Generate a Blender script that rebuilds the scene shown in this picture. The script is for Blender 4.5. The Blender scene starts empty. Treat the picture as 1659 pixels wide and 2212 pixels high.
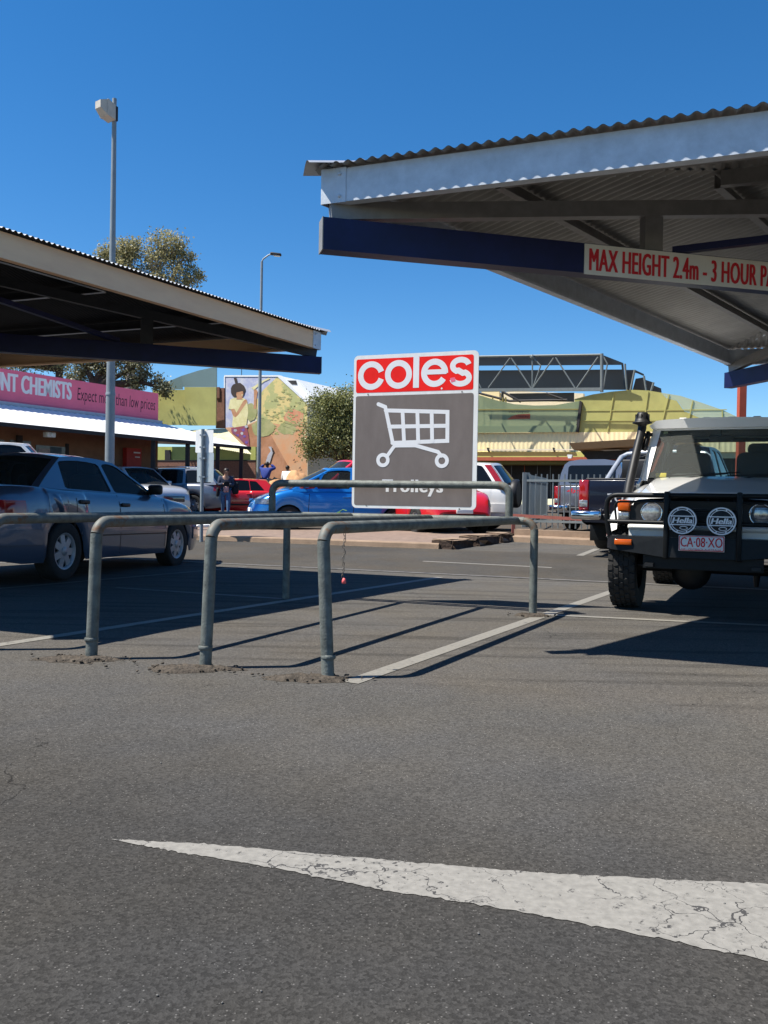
import bpy, bmesh, math, random
from mathutils import Vector, Matrix
from mathutils.geometry import tessellate_polygon
random.seed(7)
SC = bpy.context.scene
COL = SC.collection
R = math.radians

# ------------------------------------------------------------------ camera, sky, sun, exposure
CAM_H = 0.93
cam_d = bpy.data.cameras.new('camera')
cam = bpy.data.objects.new('camera', cam_d); COL.objects.link(cam)
cam_d.sensor_fit = 'HORIZONTAL'; cam_d.sensor_width = 36.0
cam_d.lens = 1854.0 / 1659.0 * 36.0
cam_d.clip_start = 0.05; cam_d.clip_end = 2000
CAM_R = Matrix.Rotation(R(90 - 0.71), 3, 'X') @ Matrix.Rotation(R(1.0), 3, 'Z')
cam.matrix_world = Matrix.Translation((0, 0, CAM_H)) @ CAM_R.to_4x4()
SC.camera = cam

SUN_DIR = Vector((0.60, 0.10, -1.0)).normalized()          # the way the light travels
wd = bpy.data.worlds.new('World'); SC.world = wd; wd.use_nodes = True
nt = wd.node_tree; nt.nodes.clear()
sky = nt.nodes.new('ShaderNodeTexSky'); sky.sky_type = 'NISHITA'; sky.sun_disc = False
sky.sun_elevation = math.asin(-SUN_DIR.z)
sky.sun_rotation = math.atan2(-SUN_DIR.x, -SUN_DIR.y)
sky.altitude = 600; sky.air_density = 1.0; sky.dust_density = 0.05; sky.ozone_density = 5.0
bg = nt.nodes.new('ShaderNodeBackground'); bg.inputs[1].default_value = 0.085
wo = nt.nodes.new('ShaderNodeOutputWorld')
hs_ = nt.nodes.new('ShaderNodeHueSaturation'); hs_.inputs['Saturation'].default_value = 1.28
nt.links.new(sky.outputs[0], hs_.inputs['Color']); nt.links.new(hs_.outputs[0], bg.inputs[0]); nt.links.new(bg.outputs[0], wo.inputs[0])
sl = bpy.data.lights.new('sun', 'SUN'); sl.energy = 5.0; sl.angle = R(0.53); sl.color = (1.0, 0.955, 0.87)
so = bpy.data.objects.new('sun', sl); COL.objects.link(so)
so.rotation_euler = SUN_DIR.to_track_quat('-Z', 'Y').to_euler()
SC.view_settings.view_transform = 'Standard'; SC.view_settings.look = 'None'
SC.view_settings.exposure = 0.85; SC.view_settings.gamma = 1.0

# ------------------------------------------------------------------ survey: photo directions to places
RD = Vector((0.934, -0.356, 0)); RQ = Vector((0.356, 0.934, 0))     # along the road, across the road
def g(x, y):                                                        # lie of the land
    q = x * RQ.x + y * RQ.y
    if q < 11.5: return 0.0
    if q < 19.5: return 0.03 * (q - 11.5)
    if q < 40: return 0.24 + 0.012 * (q - 19.5)
    return 0.486
QB = [11.5, 19.5, 40.0]
def ray(u, v): return CAM_R @ Vector(((u - 829.5) / 1854.0, -(v - 1106.0) / 1854.0, -1.0))
def P(u, v, d):
    r = ray(u, v); return Vector((0, 0, CAM_H)) + r * (d / r.y)
def PL(u, v, p0, n):
    r = ray(u, v); o = Vector((0, 0, CAM_H)); p0 = Vector((p0[0], p0[1], 0)); n = Vector((n[0], n[1], 0))
    return o + r * ((p0 - o).dot(n) / r.dot(n))
def G(u, v):
    r = ray(u, v); o = Vector((0, 0, CAM_H)); t = 0.5
    while t < 200:
        p = o + r * t
        if p.z <= g(p.x, p.y): return p
        t += 0.01
    return p

# ------------------------------------------------------------------ materials
def mat(name, col, rough=0.5, metal=0.0, var=0.12, scale=6.0, bump=0.0, bscale=60.0, coat=0.0, spec=0.35, col2=None, thr=None, stretch=None, emit=None):
    m = bpy.data.materials.new(name); m.use_nodes = True
    t = m.node_tree; b = t.nodes['Principled BSDF']; L = t.links.new
    b.inputs['Roughness'].default_value = rough; b.inputs['Metallic'].default_value = metal
    b.inputs['Specular IOR Level'].default_value = spec
    if coat: b.inputs['Coat Weight'].default_value = coat; b.inputs['Coat Roughness'].default_value = 0.04
    tc = t.nodes.new('ShaderNodeTexCoord'); src = tc.outputs['Object']
    if stretch:
        mp = t.nodes.new('ShaderNodeMapping'); mp.inputs['Scale'].default_value = stretch
        L(src, mp.inputs[0]); src = mp.outputs[0]
    n = t.nodes.new('ShaderNodeTexNoise'); n.inputs['Scale'].default_value = scale; n.inputs['Detail'].default_value = 6
    n.inputs['Roughness'].default_value = 0.65; L(src, n.inputs['Vector'])
    cr = t.nodes.new('ShaderNodeValToRGB'); L(n.outputs['Fac'], cr.inputs[0])
    lo, hi = thr or (0.3, 0.7)
    cr.color_ramp.elements[0].position = lo; cr.color_ramp.elements[1].position = hi
    c2 = col2 or tuple(min(1, c * (1 + var)) for c in col)
    c1 = col if col2 else tuple(c * (1 - var) for c in col)
    cr.color_ramp.elements[0].color = (*c1, 1); cr.color_ramp.elements[1].color = (*c2, 1)
    L(cr.outputs[0], b.inputs['Base Color'])
    if bump:
        n2 = t.nodes.new('ShaderNodeTexNoise'); n2.inputs['Scale'].default_value = bscale; n2.inputs['Detail'].default_value = 4
        L(src, n2.inputs['Vector'])
        bp = t.nodes.new('ShaderNodeBump'); bp.inputs['Strength'].default_value = bump; bp.inputs['Distance'].default_value = 0.02
        L(n2.outputs['Fac'], bp.inputs['Height']); L(bp.outputs[0], b.inputs['Normal'])
    if emit:
        b.inputs['Emission Color'].default_value = (*emit[:3], 1); b.inputs['Emission Strength'].default_value = emit[3]
    return m

def asphalt(name, col, speck=0.5, sscale=70.0, patch=0.25, streak=0.0, bands=None):
    m = bpy.data.materials.new(name); m.use_nodes = True
    t = m.node_tree; b = t.nodes['Principled BSDF']; L = t.links.new; N = t.nodes.new
    b.inputs['Roughness'].default_value = 0.95; b.inputs['Specular IOR Level'].default_value = 0.12
    b.inputs['Sheen Weight'].default_value = 0.0; b.inputs['Sheen Roughness'].default_value = 0.45; b.inputs['Sheen Tint'].default_value = (1, .93, .84, 1)
    tc = N('ShaderNodeTexCoord'); o = tc.outputs['Object']
    big = N('ShaderNodeTexNoise'); big.inputs['Scale'].default_value = 0.55; big.inputs['Detail'].default_value = 9; big.inputs['Roughness'].default_value = 0.7
    L(o, big.inputs['Vector'])
    fine = N('ShaderNodeTexNoise'); fine.inputs['Scale'].default_value = 260; fine.inputs['Detail'].default_value = 3; L(o, fine.inputs['Vector'])
    vo = N('ShaderNodeTexVoronoi'); vo.inputs['Scale'].default_value = sscale; L(o, vo.inputs['Vector'])
    sep = N('ShaderNodeSeparateColor'); L(vo.outputs['Color'], sep.inputs[0])
    def mrange(src, a, bb, c, d):
        r = N('ShaderNodeMapRange'); r.inputs[1].default_value = a; r.inputs[2].default_value = bb; r.inputs[3].default_value = c; r.inputs[4].default_value = d
        L(src, r.inputs[0]); return r.outputs[0]
    def mth(op, a, bb):
        r = N('ShaderNodeMath'); r.operation = op
        for i, q in enumerate((a, bb)):
            if isinstance(q, (int, float)): r.inputs[i].default_value = q
            else: L(q, r.inputs[i])
        return r.outputs[0]
    v = mth('MULTIPLY', mrange(big.outputs['Fac'], 0.3, 0.7, 1 - patch, 1 + patch), mrange(fine.outputs['Fac'], 0.3, 0.7, 0.8, 1.2))
    stone = mth('MULTIPLY', mrange(sep.outputs[0], 0, 1, 1 - 0.55 * speck, 1 + 0.55 * speck), 1.0)
    v = mth('MULTIPLY', v, stone)
    near = mth('LESS_THAN', vo.outputs['Distance'], 0.27)
    rare = mth('GREATER_THAN', sep.outputs[1], 0.90)
    v = mth('ADD', v, mth('MULTIPLY', mth('MULTIPLY', near, rare), 3.2 * speck))
    if streak:
        mp = N('ShaderNodeMapping'); mp.inputs['Rotation'].default_value = (0, 0, R(20)); mp.inputs['Scale'].default_value = (0.35, 4.0, 1); L(o, mp.inputs[0])
        st = N('ShaderNodeTexNoise'); st.inputs['Scale'].default_value = 1.6; st.inputs['Detail'].default_value = 8; L(mp.outputs[0], st.inputs['Vector'])
        sk = mrange(st.outputs['Fac'], 0.35, 0.5, 1 - streak, 1.0)
        if not bands: v = mth('MULTIPLY', v, sk)
    mx = N('ShaderNodeMix'); mx.data_type = 'RGBA'; mx.blend_type = 'MULTIPLY'; mx.inputs[0].default_value = 1.0
    hue = N('ShaderNodeTexNoise'); hue.inputs['Scale'].default_value = 1.3; hue.inputs['Detail'].default_value = 5; L(o, hue.inputs['Vector'])
    hr = N('ShaderNodeValToRGB'); L(hue.outputs['Fac'], hr.inputs[0])
    hr.color_ramp.elements[0].position = 0.35; hr.color_ramp.elements[1].position = 0.68
    hr.color_ramp.elements[0].color = (col[0], col[1], col[2], 1)
    hr.color_ramp.elements[1].color = (col[0] * 1.12, col[1] * 1.03, col[2] * 0.92, 1)
    if bands:                                     # base colour changes with the distance across the lot (RQ), edges broken up by noise
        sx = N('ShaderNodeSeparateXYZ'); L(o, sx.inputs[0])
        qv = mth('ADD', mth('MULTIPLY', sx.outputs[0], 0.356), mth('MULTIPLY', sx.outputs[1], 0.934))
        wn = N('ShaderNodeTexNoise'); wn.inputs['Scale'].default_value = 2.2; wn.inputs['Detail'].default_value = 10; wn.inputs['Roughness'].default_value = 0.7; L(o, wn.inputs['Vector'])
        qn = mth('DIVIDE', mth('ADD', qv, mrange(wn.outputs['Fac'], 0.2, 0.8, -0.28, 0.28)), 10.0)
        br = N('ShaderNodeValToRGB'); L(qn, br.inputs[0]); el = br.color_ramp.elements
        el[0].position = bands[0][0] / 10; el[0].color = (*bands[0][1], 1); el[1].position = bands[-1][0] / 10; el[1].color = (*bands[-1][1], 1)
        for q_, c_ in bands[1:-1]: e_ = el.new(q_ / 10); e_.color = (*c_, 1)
        inb = mrange(qn, 0.405, 0.44, 0.0, 1.0)
        if streak: v = mth('MULTIPLY', v, mth('ADD', mth('MULTIPLY', sk, inb), mth('SUBTRACT', 1.0, inb)))
        # tar joints and hairline cracks
        cn = N('ShaderNodeTexNoise'); cn.inputs['Scale'].default_value = 5; cn.inputs['Detail'].default_value = 5; L(o, cn.inputs['Vector'])
        cm = N('ShaderNodeMix'); cm.data_type = 'RGBA'; cm.inputs[0].default_value = 0.22; L(o, cm.inputs[6]); L(cn.outputs['Color'], cm.inputs[7])
        cv = N('ShaderNodeTexVoronoi'); cv.feature = 'DISTANCE_TO_EDGE'; cv.inputs['Scale'].default_value = 0.8; L(cm.outputs[2], cv.inputs['Vector'])
        cg = N('ShaderNodeTexNoise'); cg.inputs['Scale'].default_value = 0.9; L(o, cg.inputs['Vector'])
        crk = mth('LESS_THAN', cv.outputs['Distance'], mrange(cg.outputs['Fac'], 0.52, 0.72, 0.0, 0.0035))
        v = mth('MULTIPLY', v, mth('SUBTRACT', 1.0, mth('MULTIPLY', crk, 0.55)))
        # oil drips
        ov = N('ShaderNodeTexVoronoi'); ov.inputs['Scale'].default_value = 1.4; L(cm.outputs[2], ov.inputs['Vector'])
        os_ = N('ShaderNodeSeparateColor'); L(ov.outputs['Color'], os_.inputs[0])
        drip = mth('MULTIPLY', mrange(ov.outputs['Distance'], 0.03, 0.09, 1.0, 0.0), mth('GREATER_THAN', os_.outputs[0], 0.72))
        v = mth('MULTIPLY', v, mth('SUBTRACT', 1.0, mth('MULTIPLY', drip, 0.4)))
        hm = N('ShaderNodeMix'); hm.data_type = 'RGBA'; hm.blend_type = 'MULTIPLY'; hm.inputs[0].default_value = 1.0; L(br.outputs[0], hm.inputs[6])
        hr.color_ramp.elements[0].color = (0.97, 0.98, 1.0, 1); hr.color_ramp.elements[1].color = (1.06, 1.02, 0.95, 1); L(hr.outputs[0], hm.inputs[7])
        L(hm.outputs[2], mx.inputs[6])
    else: L(hr.outputs[0], mx.inputs[6])
    L(v, mx.inputs[7]); L(mx.outputs[2], b.inputs['Base Color'])
    bp = N('ShaderNodeBump'); bp.inputs['Strength'].default_value = 0.25; bp.inputs['Distance'].default_value = 0.005
    L(mth('ADD', fine.outputs['Fac'], mth('MULTIPLY', vo.outputs['Distance'], 0.8)), bp.inputs['Height']); L(bp.outputs[0], b.inputs['Normal'])
    return m

def paint_line(name, col, under, cracks=0.0, wear=0.45, cscale=7.0, wscale=9.0):
    m = bpy.data.materials.new(name); m.use_nodes = True
    t = m.node_tree; b = t.nodes['Principled BSDF']; L = t.links.new; N = t.nodes.new
    b.inputs['Roughness'].default_value = 0.7
    tc = N('ShaderNodeTexCoord'); o = tc.outputs['Object']
    n = N('ShaderNodeTexNoise'); n.inputs['Scale'].default_value = wscale; n.inputs['Detail'].default_value = 12; n.inputs['Roughness'].default_value = 0.8; L(o, n.inputs['Vector'])
    w = N('ShaderNodeMapRange'); w.inputs[1].default_value = wear - 0.05; w.inputs[2].default_value = wear; L(n.outputs['Fac'], w.inputs[0])
    fac = w.outputs[0]
    if cracks:                                    # thin paint: whole areas more worn than others
        n9 = N('ShaderNodeTexNoise'); n9.inputs['Scale'].default_value = 2.6; n9.inputs['Detail'].default_value = 4; L(o, n9.inputs['Vector'])
        n8 = N('ShaderNodeTexNoise'); n8.inputs['Scale'].default_value = 55; n8.inputs['Detail'].default_value = 4; L(o, n8.inputs['Vector'])
        a9 = N('ShaderNodeMath'); a9.operation = 'ADD'; L(n9.outputs['Fac'], a9.inputs[0]); L(n8.outputs['Fac'], a9.inputs[1])
        w9 = N('ShaderNodeMapRange'); w9.inputs[1].default_value = 0.70; w9.inputs[2].default_value = 0.79; L(a9.outputs[0], w9.inputs[0])
        m9 = N('ShaderNodeMath'); m9.operation = 'MULTIPLY'; L(fac, m9.inputs[0]); L(w9.outputs[0], m9.inputs[1]); fac = m9.outputs[0]
    if cracks:
        n3 = N('ShaderNodeTexNoise'); n3.inputs['Scale'].default_value = 14; n3.inputs['Detail'].default_value = 4; L(o, n3.inputs['Vector'])
        ad = N('ShaderNodeMix'); ad.data_type = 'RGBA'; ad.inputs[0].default_value = 0.10; L(o, ad.inputs[6]); L(n3.outputs['Color'], ad.inputs[7])
        vo = N('ShaderNodeTexVoronoi'); vo.feature = 'DISTANCE_TO_EDGE'; vo.inputs['Scale'].default_value = cscale; L(ad.outputs[2], vo.inputs['Vector'])
        gate = N('ShaderNodeTexNoise'); gate.inputs['Scale'].default_value = 3.2; L(o, gate.inputs['Vector'])
        gm = N('ShaderNodeMapRange'); gm.inputs[1].default_value = 0.42; gm.inputs[2].default_value = 0.62; gm.inputs[3].default_value = 0.0; gm.inputs[4].default_value = cracks
        L(gate.outputs['Fac'], gm.inputs[0])
        lt = N('ShaderNodeMath'); lt.operation = 'GREATER_THAN'; L(vo.outputs['Distance'], lt.inputs[0]); L(gm.outputs[0], lt.inputs[1])
        mu = N('ShaderNodeMath'); mu.operation = 'MULTIPLY'; L(fac, mu.inputs[0]); L(lt.outputs[0], mu.inputs[1]); fac = mu.outputs[0]
    tint = N('ShaderNodeTexNoise'); tint.inputs['Scale'].default_value = 45; tint.inputs['Detail'].default_value = 8; L(o, tint.inputs['Vector'])
    cr = N('ShaderNodeValToRGB'); L(tint.outputs['Fac'], cr.inputs[0]); cr.color_ramp.elements[0].position = 0.3; cr.color_ramp.elements[1].position = 0.7
    cr.color_ramp.elements[0].color = (*[c * 0.72 for c in col], 1); cr.color_ramp.elements[1].color = (*col, 1)
    mx = N('ShaderNodeMix'); mx.data_type = 'RGBA'; L(fac, mx.inputs[0]); mx.inputs[6].default_value = (*under, 1); L(cr.outputs[0], mx.inputs[7])
    L(mx.outputs[2], b.inputs['Base Color'])
    return m

def glass(name, tint=(0.25, 0.3, 0.3), alpha=0.6, rough=0.02, dust=0.0):
    m = bpy.data.materials.new(name); m.use_nodes = True
    t = m.node_tree; t.nodes.clear(); N = t.nodes.new; L = t.links.new
    out = N('ShaderNodeOutputMaterial'); tr = N('ShaderNodeBsdfTransparent'); tr.inputs[0].default_value = (*tint, 1)
    gl = N('ShaderNodeBsdfPrincipled'); gl.inputs['Base Color'].default_value = (0.012, 0.014, 0.016, 1); gl.inputs['Roughness'].default_value = rough
    fr = N('ShaderNodeFresnel'); fr.inputs[0].default_value = 1.5
    a = N('ShaderNodeMath'); a.operation = 'ADD'; L(fr.outputs[0], a.inputs[0]); a.inputs[1].default_value = 1 - alpha; a.use_clamp = True
    mx = N('ShaderNodeMixShader'); L(a.outputs[0], mx.inputs[0]); L(tr.outputs[0], mx.inputs[1]); L(gl.outputs[0], mx.inputs[2])
    if dust:
        df = N('ShaderNodeBsdfDiffuse'); df.inputs[0].default_value = (.5, .52, .48, 1); dm = N('ShaderNodeMixShader'); dm.inputs[0].default_value = dust; L(mx.outputs[0], dm.inputs[1]); L(df.outputs[0], dm.inputs[2]); L(dm.outputs[0], out.inputs[0])
    else: L(mx.outputs[0], out.inputs[0])
    return m

def leafmat(name, c1, c2, trans=0.25):
    m = bpy.data.materials.new(name); m.use_nodes = True
    t = m.node_tree; t.nodes.clear(); N = t.nodes.new; L = t.links.new
    out = N('ShaderNodeOutputMaterial'); ge = N('ShaderNodeNewGeometry')
    cr = N('ShaderNodeValToRGB'); L(ge.outputs['Random Per Island'], cr.inputs[0])
    cr.color_ramp.elements[0].color = (*c1, 1); cr.color_ramp.elements[1].color = (*c2, 1)
    d = N('ShaderNodeBsdfPrincipled'); d.inputs['Roughness'].default_value = 0.5; L(cr.outputs[0], d.inputs['Base Color'])
    tl = N('ShaderNodeBsdfTranslucent'); L(cr.outputs[0], tl.inputs[0])
    mx = N('ShaderNodeMixShader'); mx.inputs[0].default_value = trans; L(d.outputs[0], mx.inputs[1]); L(tl.outputs[0], mx.inputs[2]); L(mx.outputs[0], out.inputs[0])
    return m

def tinted_screen(name, col, alpha):
    m = bpy.data.materials.new(name); m.use_nodes = True
    t = m.node_tree; t.nodes.clear(); N = t.nodes.new; L = t.links.new
    out = N('ShaderNodeOutputMaterial'); tr = N('ShaderNodeBsdfTransparent'); tr.inputs[0].default_value = (0.8, 0.86, 0.75, 1)
    d = N('ShaderNodeBsdfPrincipled'); d.inputs['Base Color'].default_value = (*col, 1); d.inputs['Roughness'].default_value = 0.35
    n = N('ShaderNodeTexNoise'); n.inputs['Scale'].default_value = 0.8; tc = N('ShaderNodeTexCoord'); L(tc.outputs['Object'], n.inputs['Vector'])
    cr = N('ShaderNodeValToRGB'); L(n.outputs['Fac'], cr.inputs[0]); cr.color_ramp.elements[0].color = (*[c * 0.85 for c in col], 1); cr.color_ramp.elements[1].color = (*col, 1)
    L(cr.outputs[0], d.inputs['Base Color'])
    mx = N('ShaderNodeMixShader'); mx.inputs[0].default_value = alpha; L(tr.outputs[0], mx.inputs[1]); L(d.outputs[0], mx.inputs[2]); L(mx.outputs[0], out.inputs[0])
    return m

M = {}
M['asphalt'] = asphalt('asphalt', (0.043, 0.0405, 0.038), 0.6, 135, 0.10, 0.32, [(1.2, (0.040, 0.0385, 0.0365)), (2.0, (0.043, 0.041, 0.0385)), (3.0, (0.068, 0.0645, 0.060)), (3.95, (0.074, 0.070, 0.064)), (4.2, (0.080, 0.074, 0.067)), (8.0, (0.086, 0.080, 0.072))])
M['bay'] = asphalt('bay_asphalt', (0.064, 0.056, 0.047), 0.35, 90, 0.22, streak=0.30)
M['road'] = asphalt('road_asphalt', (0.060, 0.056, 0.050), 0.35, 60, 0.2)
M['lot'] = asphalt('lot_asphalt', (0.075, 0.064, 0.054), 0.3, 60, 0.2)
M['arrow'] = paint_line('arrow_paint', (0.255, 0.24, 0.212), (0.045, 0.042, 0.039), cracks=0.014, wear=0.43, cscale=6.5, wscale=26)
M['line'] = paint_line('line_paint', (0.22, 0.205, 0.175), (0.046, 0.042, 0.037), wear=0.42, wscale=5)
M['line_faint'] = paint_line('faint_line_paint', (0.13, 0.12, 0.105), (0.046, 0.042, 0.037), wear=0.47, wscale=4)
M['dirt'] = mat('dirt', (0.062, 0.050, 0.038), 0.95, var=0.6, scale=30, bump=0.9, bscale=45)
M['kerb'] = mat('kerb_concrete', (0.27, 0.19, 0.13), 0.9, var=0.2, scale=4, bump=0.3)
M['paver'] = mat('island_paving', (0.21, 0.15, 0.115), 0.9, var=0.22, scale=7, bump=0.2)
M['grit'] = mat('grit_stones', (0.13, 0.125, 0.118), 0.9, var=0.4, scale=40)
M['soil'] = mat('dark_kerb_face', (0.06, 0.04, 0.03), 0.95, var=0.4, scale=12, bump=0.9, bscale=25)
M['galv'] = mat('galvanised_pipe', (0.125, 0.135, 0.122), 0.6, 0.1, var=0.42, scale=14, bump=0.2, bscale=90)
M['rust'] = mat('rusted_elbow', (0.135, 0.14, 0.125), 0.6, 0.1, scale=22, col2=(0.15, 0.075, 0.035), thr=(0.48, 0.64))
M['zinc'] = mat('zinc_roof', (0.50, 0.51, 0.52), 0.35, 0.55, var=0.12, scale=3)
M['zinc_under'] = mat('galvanised_fascia', (0.58, 0.62, 0.67), 0.5, 0.1, var=0.14, scale=9, bump=0.05)
M['dusty'] = mat('shade_toned_roof_underside', (0.30, 0.285, 0.26), 0.6, 0.15, var=0.15, scale=3)  # zinc underside darkened in colour to deepen the shade below the roof
M['dark_under'] = mat('shade_dark_roof_underside', (0.045, 0.043, 0.042), 0.7, var=0.2, scale=3)  # left canopy underside: deep shade put into the base colour
M['dark_steel'] = mat('shade_dark_steel', (0.05, 0.052, 0.058), 0.6, var=0.2, scale=8)  # left canopy framing, coloured darker to stand in for shade
M['steel'] = mat('galvanised_steel', (0.24, 0.23, 0.215), 0.55, 0.15, var=0.15, scale=8)
M['tan_fascia'] = mat('tan_fascia_paint', (0.98, 0.61, 0.36), 0.55, var=0.07, scale=3, stretch=(1, 1, 4))
M['navy'] = mat('navy_paint', (0.006, 0.009, 0.058), 0.45, var=0.25, scale=6)
M['white_sign'] = mat('white_sign_sheet', (0.76, 0.76, 0.75), 0.4, var=0.07, scale=5, stretch=(3, 3, .7))
M['cream_sign'] = mat('cream_sign_sheet', (0.74, 0.69, 0.60), 0.5, var=0.06)
M['red_sign'] = mat('red_sign_sheet', (0.84, 0.02, 0.018), 0.7, var=0.10, spec=.1)
M['red_letter'] = mat('red_lettering', (0.62, 0.018, 0.028), 0.5, var=0.05)
M['grey_sign'] = mat('grey_sign_sheet', (0.175, 0.150, 0.142), 0.7, var=0.10, scale=4, spec=.1, stretch=(2, 2, .8))
M['alu'] = mat('aluminium', (0.55, 0.56, 0.57), 0.35, 0.6, var=0.1)
M['black'] = mat('black_plastic', (0.012, 0.012, 0.013), 0.5, var=0.3)
M['blackpaint'] = mat('black_powdercoat', (0.008, 0.009, 0.010), 0.45, var=0.25, scale=20, spec=.2)
M['rubber'] = mat('tyre_rubber', (0.022, 0.021, 0.02), 0.85, var=0.3, scale=20)
M['interior'] = mat('car_interior', (0.03, 0.03, 0.032), 0.8, var=0.2)
M['seat'] = mat('seat_cloth', (0.05, 0.05, 0.055), 0.9, var=0.2)
M['chrome'] = mat('chrome', (0.75, 0.76, 0.78), 0.08, 1.0, var=0.03)
M['rim'] = mat('alloy_rim', (0.42, 0.42, 0.43), 0.3, 0.7, var=0.1)
M['hubcap'] = mat('silver_hubcap', (0.36, 0.36, 0.37), 0.4, 0.3, var=0.1)
M['lens'] = mat('clear_lens', (0.30, 0.31, 0.32), 0.12, 0.5, var=0.55, scale=30, coat=1)
M['darklens'] = mat('dark_lens', (0.05, 0.06, 0.07), 0.05, 0.3, var=0.4, scale=12, coat=1)
M['orange'] = mat('orange_lens', (0.58, 0.10, 0.01), 0.15, var=0.15, scale=20)
M['tail'] = mat('red_lens', (0.28, 0.01, 0.01), 0.12, var=0.2, scale=15, coat=1)
M['glass'] = glass('tinted_glass', (0.45, 0.52, 0.52), 0.88, dust=0.03)
M['clearglass'] = glass('clear_glass', (0.80, 0.88, 0.84), 0.96, dust=0.10)
M['darkglass'] = glass('dark_tinted_glass', (0.08, 0.085, 0.09), 0.5)
def carpaint(name, col, metal=0.0): return mat(name, col, 0.32, metal, var=0.05, scale=2, coat=1.0)
M['p_blue_silver'] = carpaint('blue_silver_car_paint', (0.082, 0.115, 0.175), 0.5)
M['p_white'] = carpaint('white_car_paint', (0.76, 0.75, 0.72))
M['p_blue'] = carpaint('bright_blue_car_paint', (0.012, 0.20, 0.60), 0.3)
M['p_red'] = carpaint('red_car_paint', (0.58, 0.012, 0.015))
M['p_grey'] = carpaint('grey_car_paint', (0.17, 0.18, 0.21), 0.5)
M['p_silver'] = carpaint('silver_car_paint', (0.55, 0.56, 0.58), 0.4)
M['p_black'] = mat('black_car_paint', (0.005, 0.006, 0.014), 0.3, var=.05, coat=.25, spec=.3)
M['pink'] = mat('pink_sign_board', (0.80, 0.155, 0.25), 0.5, var=0.06, scale=2)
M['awning'] = mat('white_awning_sheet', (0.82, 0.82, 0.80), 0.45, var=0.04, scale=2)
M['gutter'] = mat('grey_gutter', (0.42, 0.44, 0.50), 0.5, var=0.1)
M['brown_wall'] = mat('brown_render', (0.24, 0.125, 0.07), 0.85, var=0.15, scale=3)
M['shopglass'] = mat('shop_window', (0.13, 0.14, 0.15), 0.15, var=0.4, scale=1.5)
M['dark'] = mat('dark_steel', (0.025, 0.022, 0.022), 0.6, var=0.3)
M['poster'] = mat('window_poster', (0.35, 0.31, 0.30), 0.6, var=0.3, scale=5)
M['teal'] = mat('teal_poster', (0.06, 0.10, 0.13), 0.6, var=0.3, scale=7)
M['box_red'] = mat('red_box_paint', (0.42, 0.03, 0.025), 0.5)
M['cream'] = mat('cream_sheet_wall', (0.80, 0.67, 0.40), 0.6, var=0.05, scale=2)
M['cream2'] = mat('cream_render', (0.74, 0.66, 0.50), 0.8, var=0.06)
M['lime'] = mat('lime_green_panel', (0.50, 0.50, 0.14), 0.6, var=0.08, scale=2)
M['redbeam'] = mat('red_oxide_beam', (0.42, 0.10, 0.05), 0.6, var=0.12)
M['olive'] = mat('olive_soffit', (0.20, 0.17, 0.05), 0.8, var=0.1)
M['olivepanel'] = mat('olive_yellow_panel', (0.36, 0.345, 0.115), 0.5, var=0.12, scale=1.2)
M['greenscreen'] = tinted_screen('green_tinted_screen', (0.24, 0.29, 0.17), 0.72)
M['palescreen'] = tinted_screen('pale_tinted_screen', (0.50, 0.54, 0.38), 0.62)
M['bluescreen'] = tinted_screen('blue_green_tinted_screen', (0.20, 0.27, 0.26), 0.75)
M['shadecloth'] = tinted_screen('black_shade_cloth', (0.014, 0.015, 0.017), 0.97)
M['truss'] = mat('truss_steel', (0.17, 0.185, 0.18), 0.5, 0.2, var=0.1)
M['brick'] = mat('red_brown_brick', (0.20, 0.10, 0.07), 0.9, var=0.3, scale=14)
M['tanroof'] = mat('tan_awning_fascia', (0.50, 0.32, 0.18), 0.7, var=0.08)
M['roof_yellow'] = mat('weathered_roof_sheet', (0.52, 0.48, 0.30), 0.6, var=0.18, scale=3)
M['whiteroof'] = mat('white_roof_sheet', (0.72, 0.73, 0.74), 0.5, var=0.05)
M['rock'] = mat('orange_sandstone', (0.50, 0.27, 0.13), 0.9, var=0.25, scale=3, bump=0.8, bscale=5)
M['greenwall'] = mat('yellow_green_wall', (0.42, 0.44, 0.12), 0.7, var=0.12, scale=1.5)
M['pole'] = mat('galvanised_pole', (0.24, 0.27, 0.285), 0.5, 0.2, var=0.12, scale=4)
M['lamp_body'] = mat('beige_lamp_housing', (0.52, 0.47, 0.40), 0.5, var=0.08, scale=10)
M['redpole'] = mat('red_painted_post', (0.40, 0.075, 0.035), 0.5, var=0.1)
M['fence'] = mat('grey_green_fence_paint', (0.20, 0.23, 0.23), 0.5, 0.1, var=0.1)
M['redbar'] = mat('red_brown_barrier_paint', (0.25, 0.08, 0.06), 0.6, var=0.15)
M['bark'] = mat('dark_bark', (0.07, 0.05, 0.04), 0.95, var=0.4, scale=6, bump=0.7, bscale=12)
M['palebark'] = mat('pale_gum_bark', (0.30, 0.26, 0.22), 0.9, var=0.35, scale=4, bump=0.4, bscale=10)
M['gum'] = leafmat('gum_leaves', (0.15, 0.15, 0.07), (0.48, 0.43, 0.22), 0.45)
M['gumdark'] = leafmat('dark_gum_leaves', (0.075, 0.085, 0.042), (0.28, 0.26, 0.14), 0.35)
M['bush'] = leafmat('green_leaves', (0.075, 0.092, 0.03), (0.38, 0.38, 0.15), 0.4)
M['skin'] = mat('skin', (0.42, 0.24, 0.16), 0.55, var=0.08)
M['skin_dark'] = mat('dark_skin', (0.10, 0.055, 0.035), 0.55, var=0.08)
M['hair'] = mat('dark_hair', (0.02, 0.014, 0.011), 0.5, var=0.3)
M['jacket'] = mat('dark_denim_jacket', (0.035, 0.045, 0.075), 0.85, var=0.25, scale=20)
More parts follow.
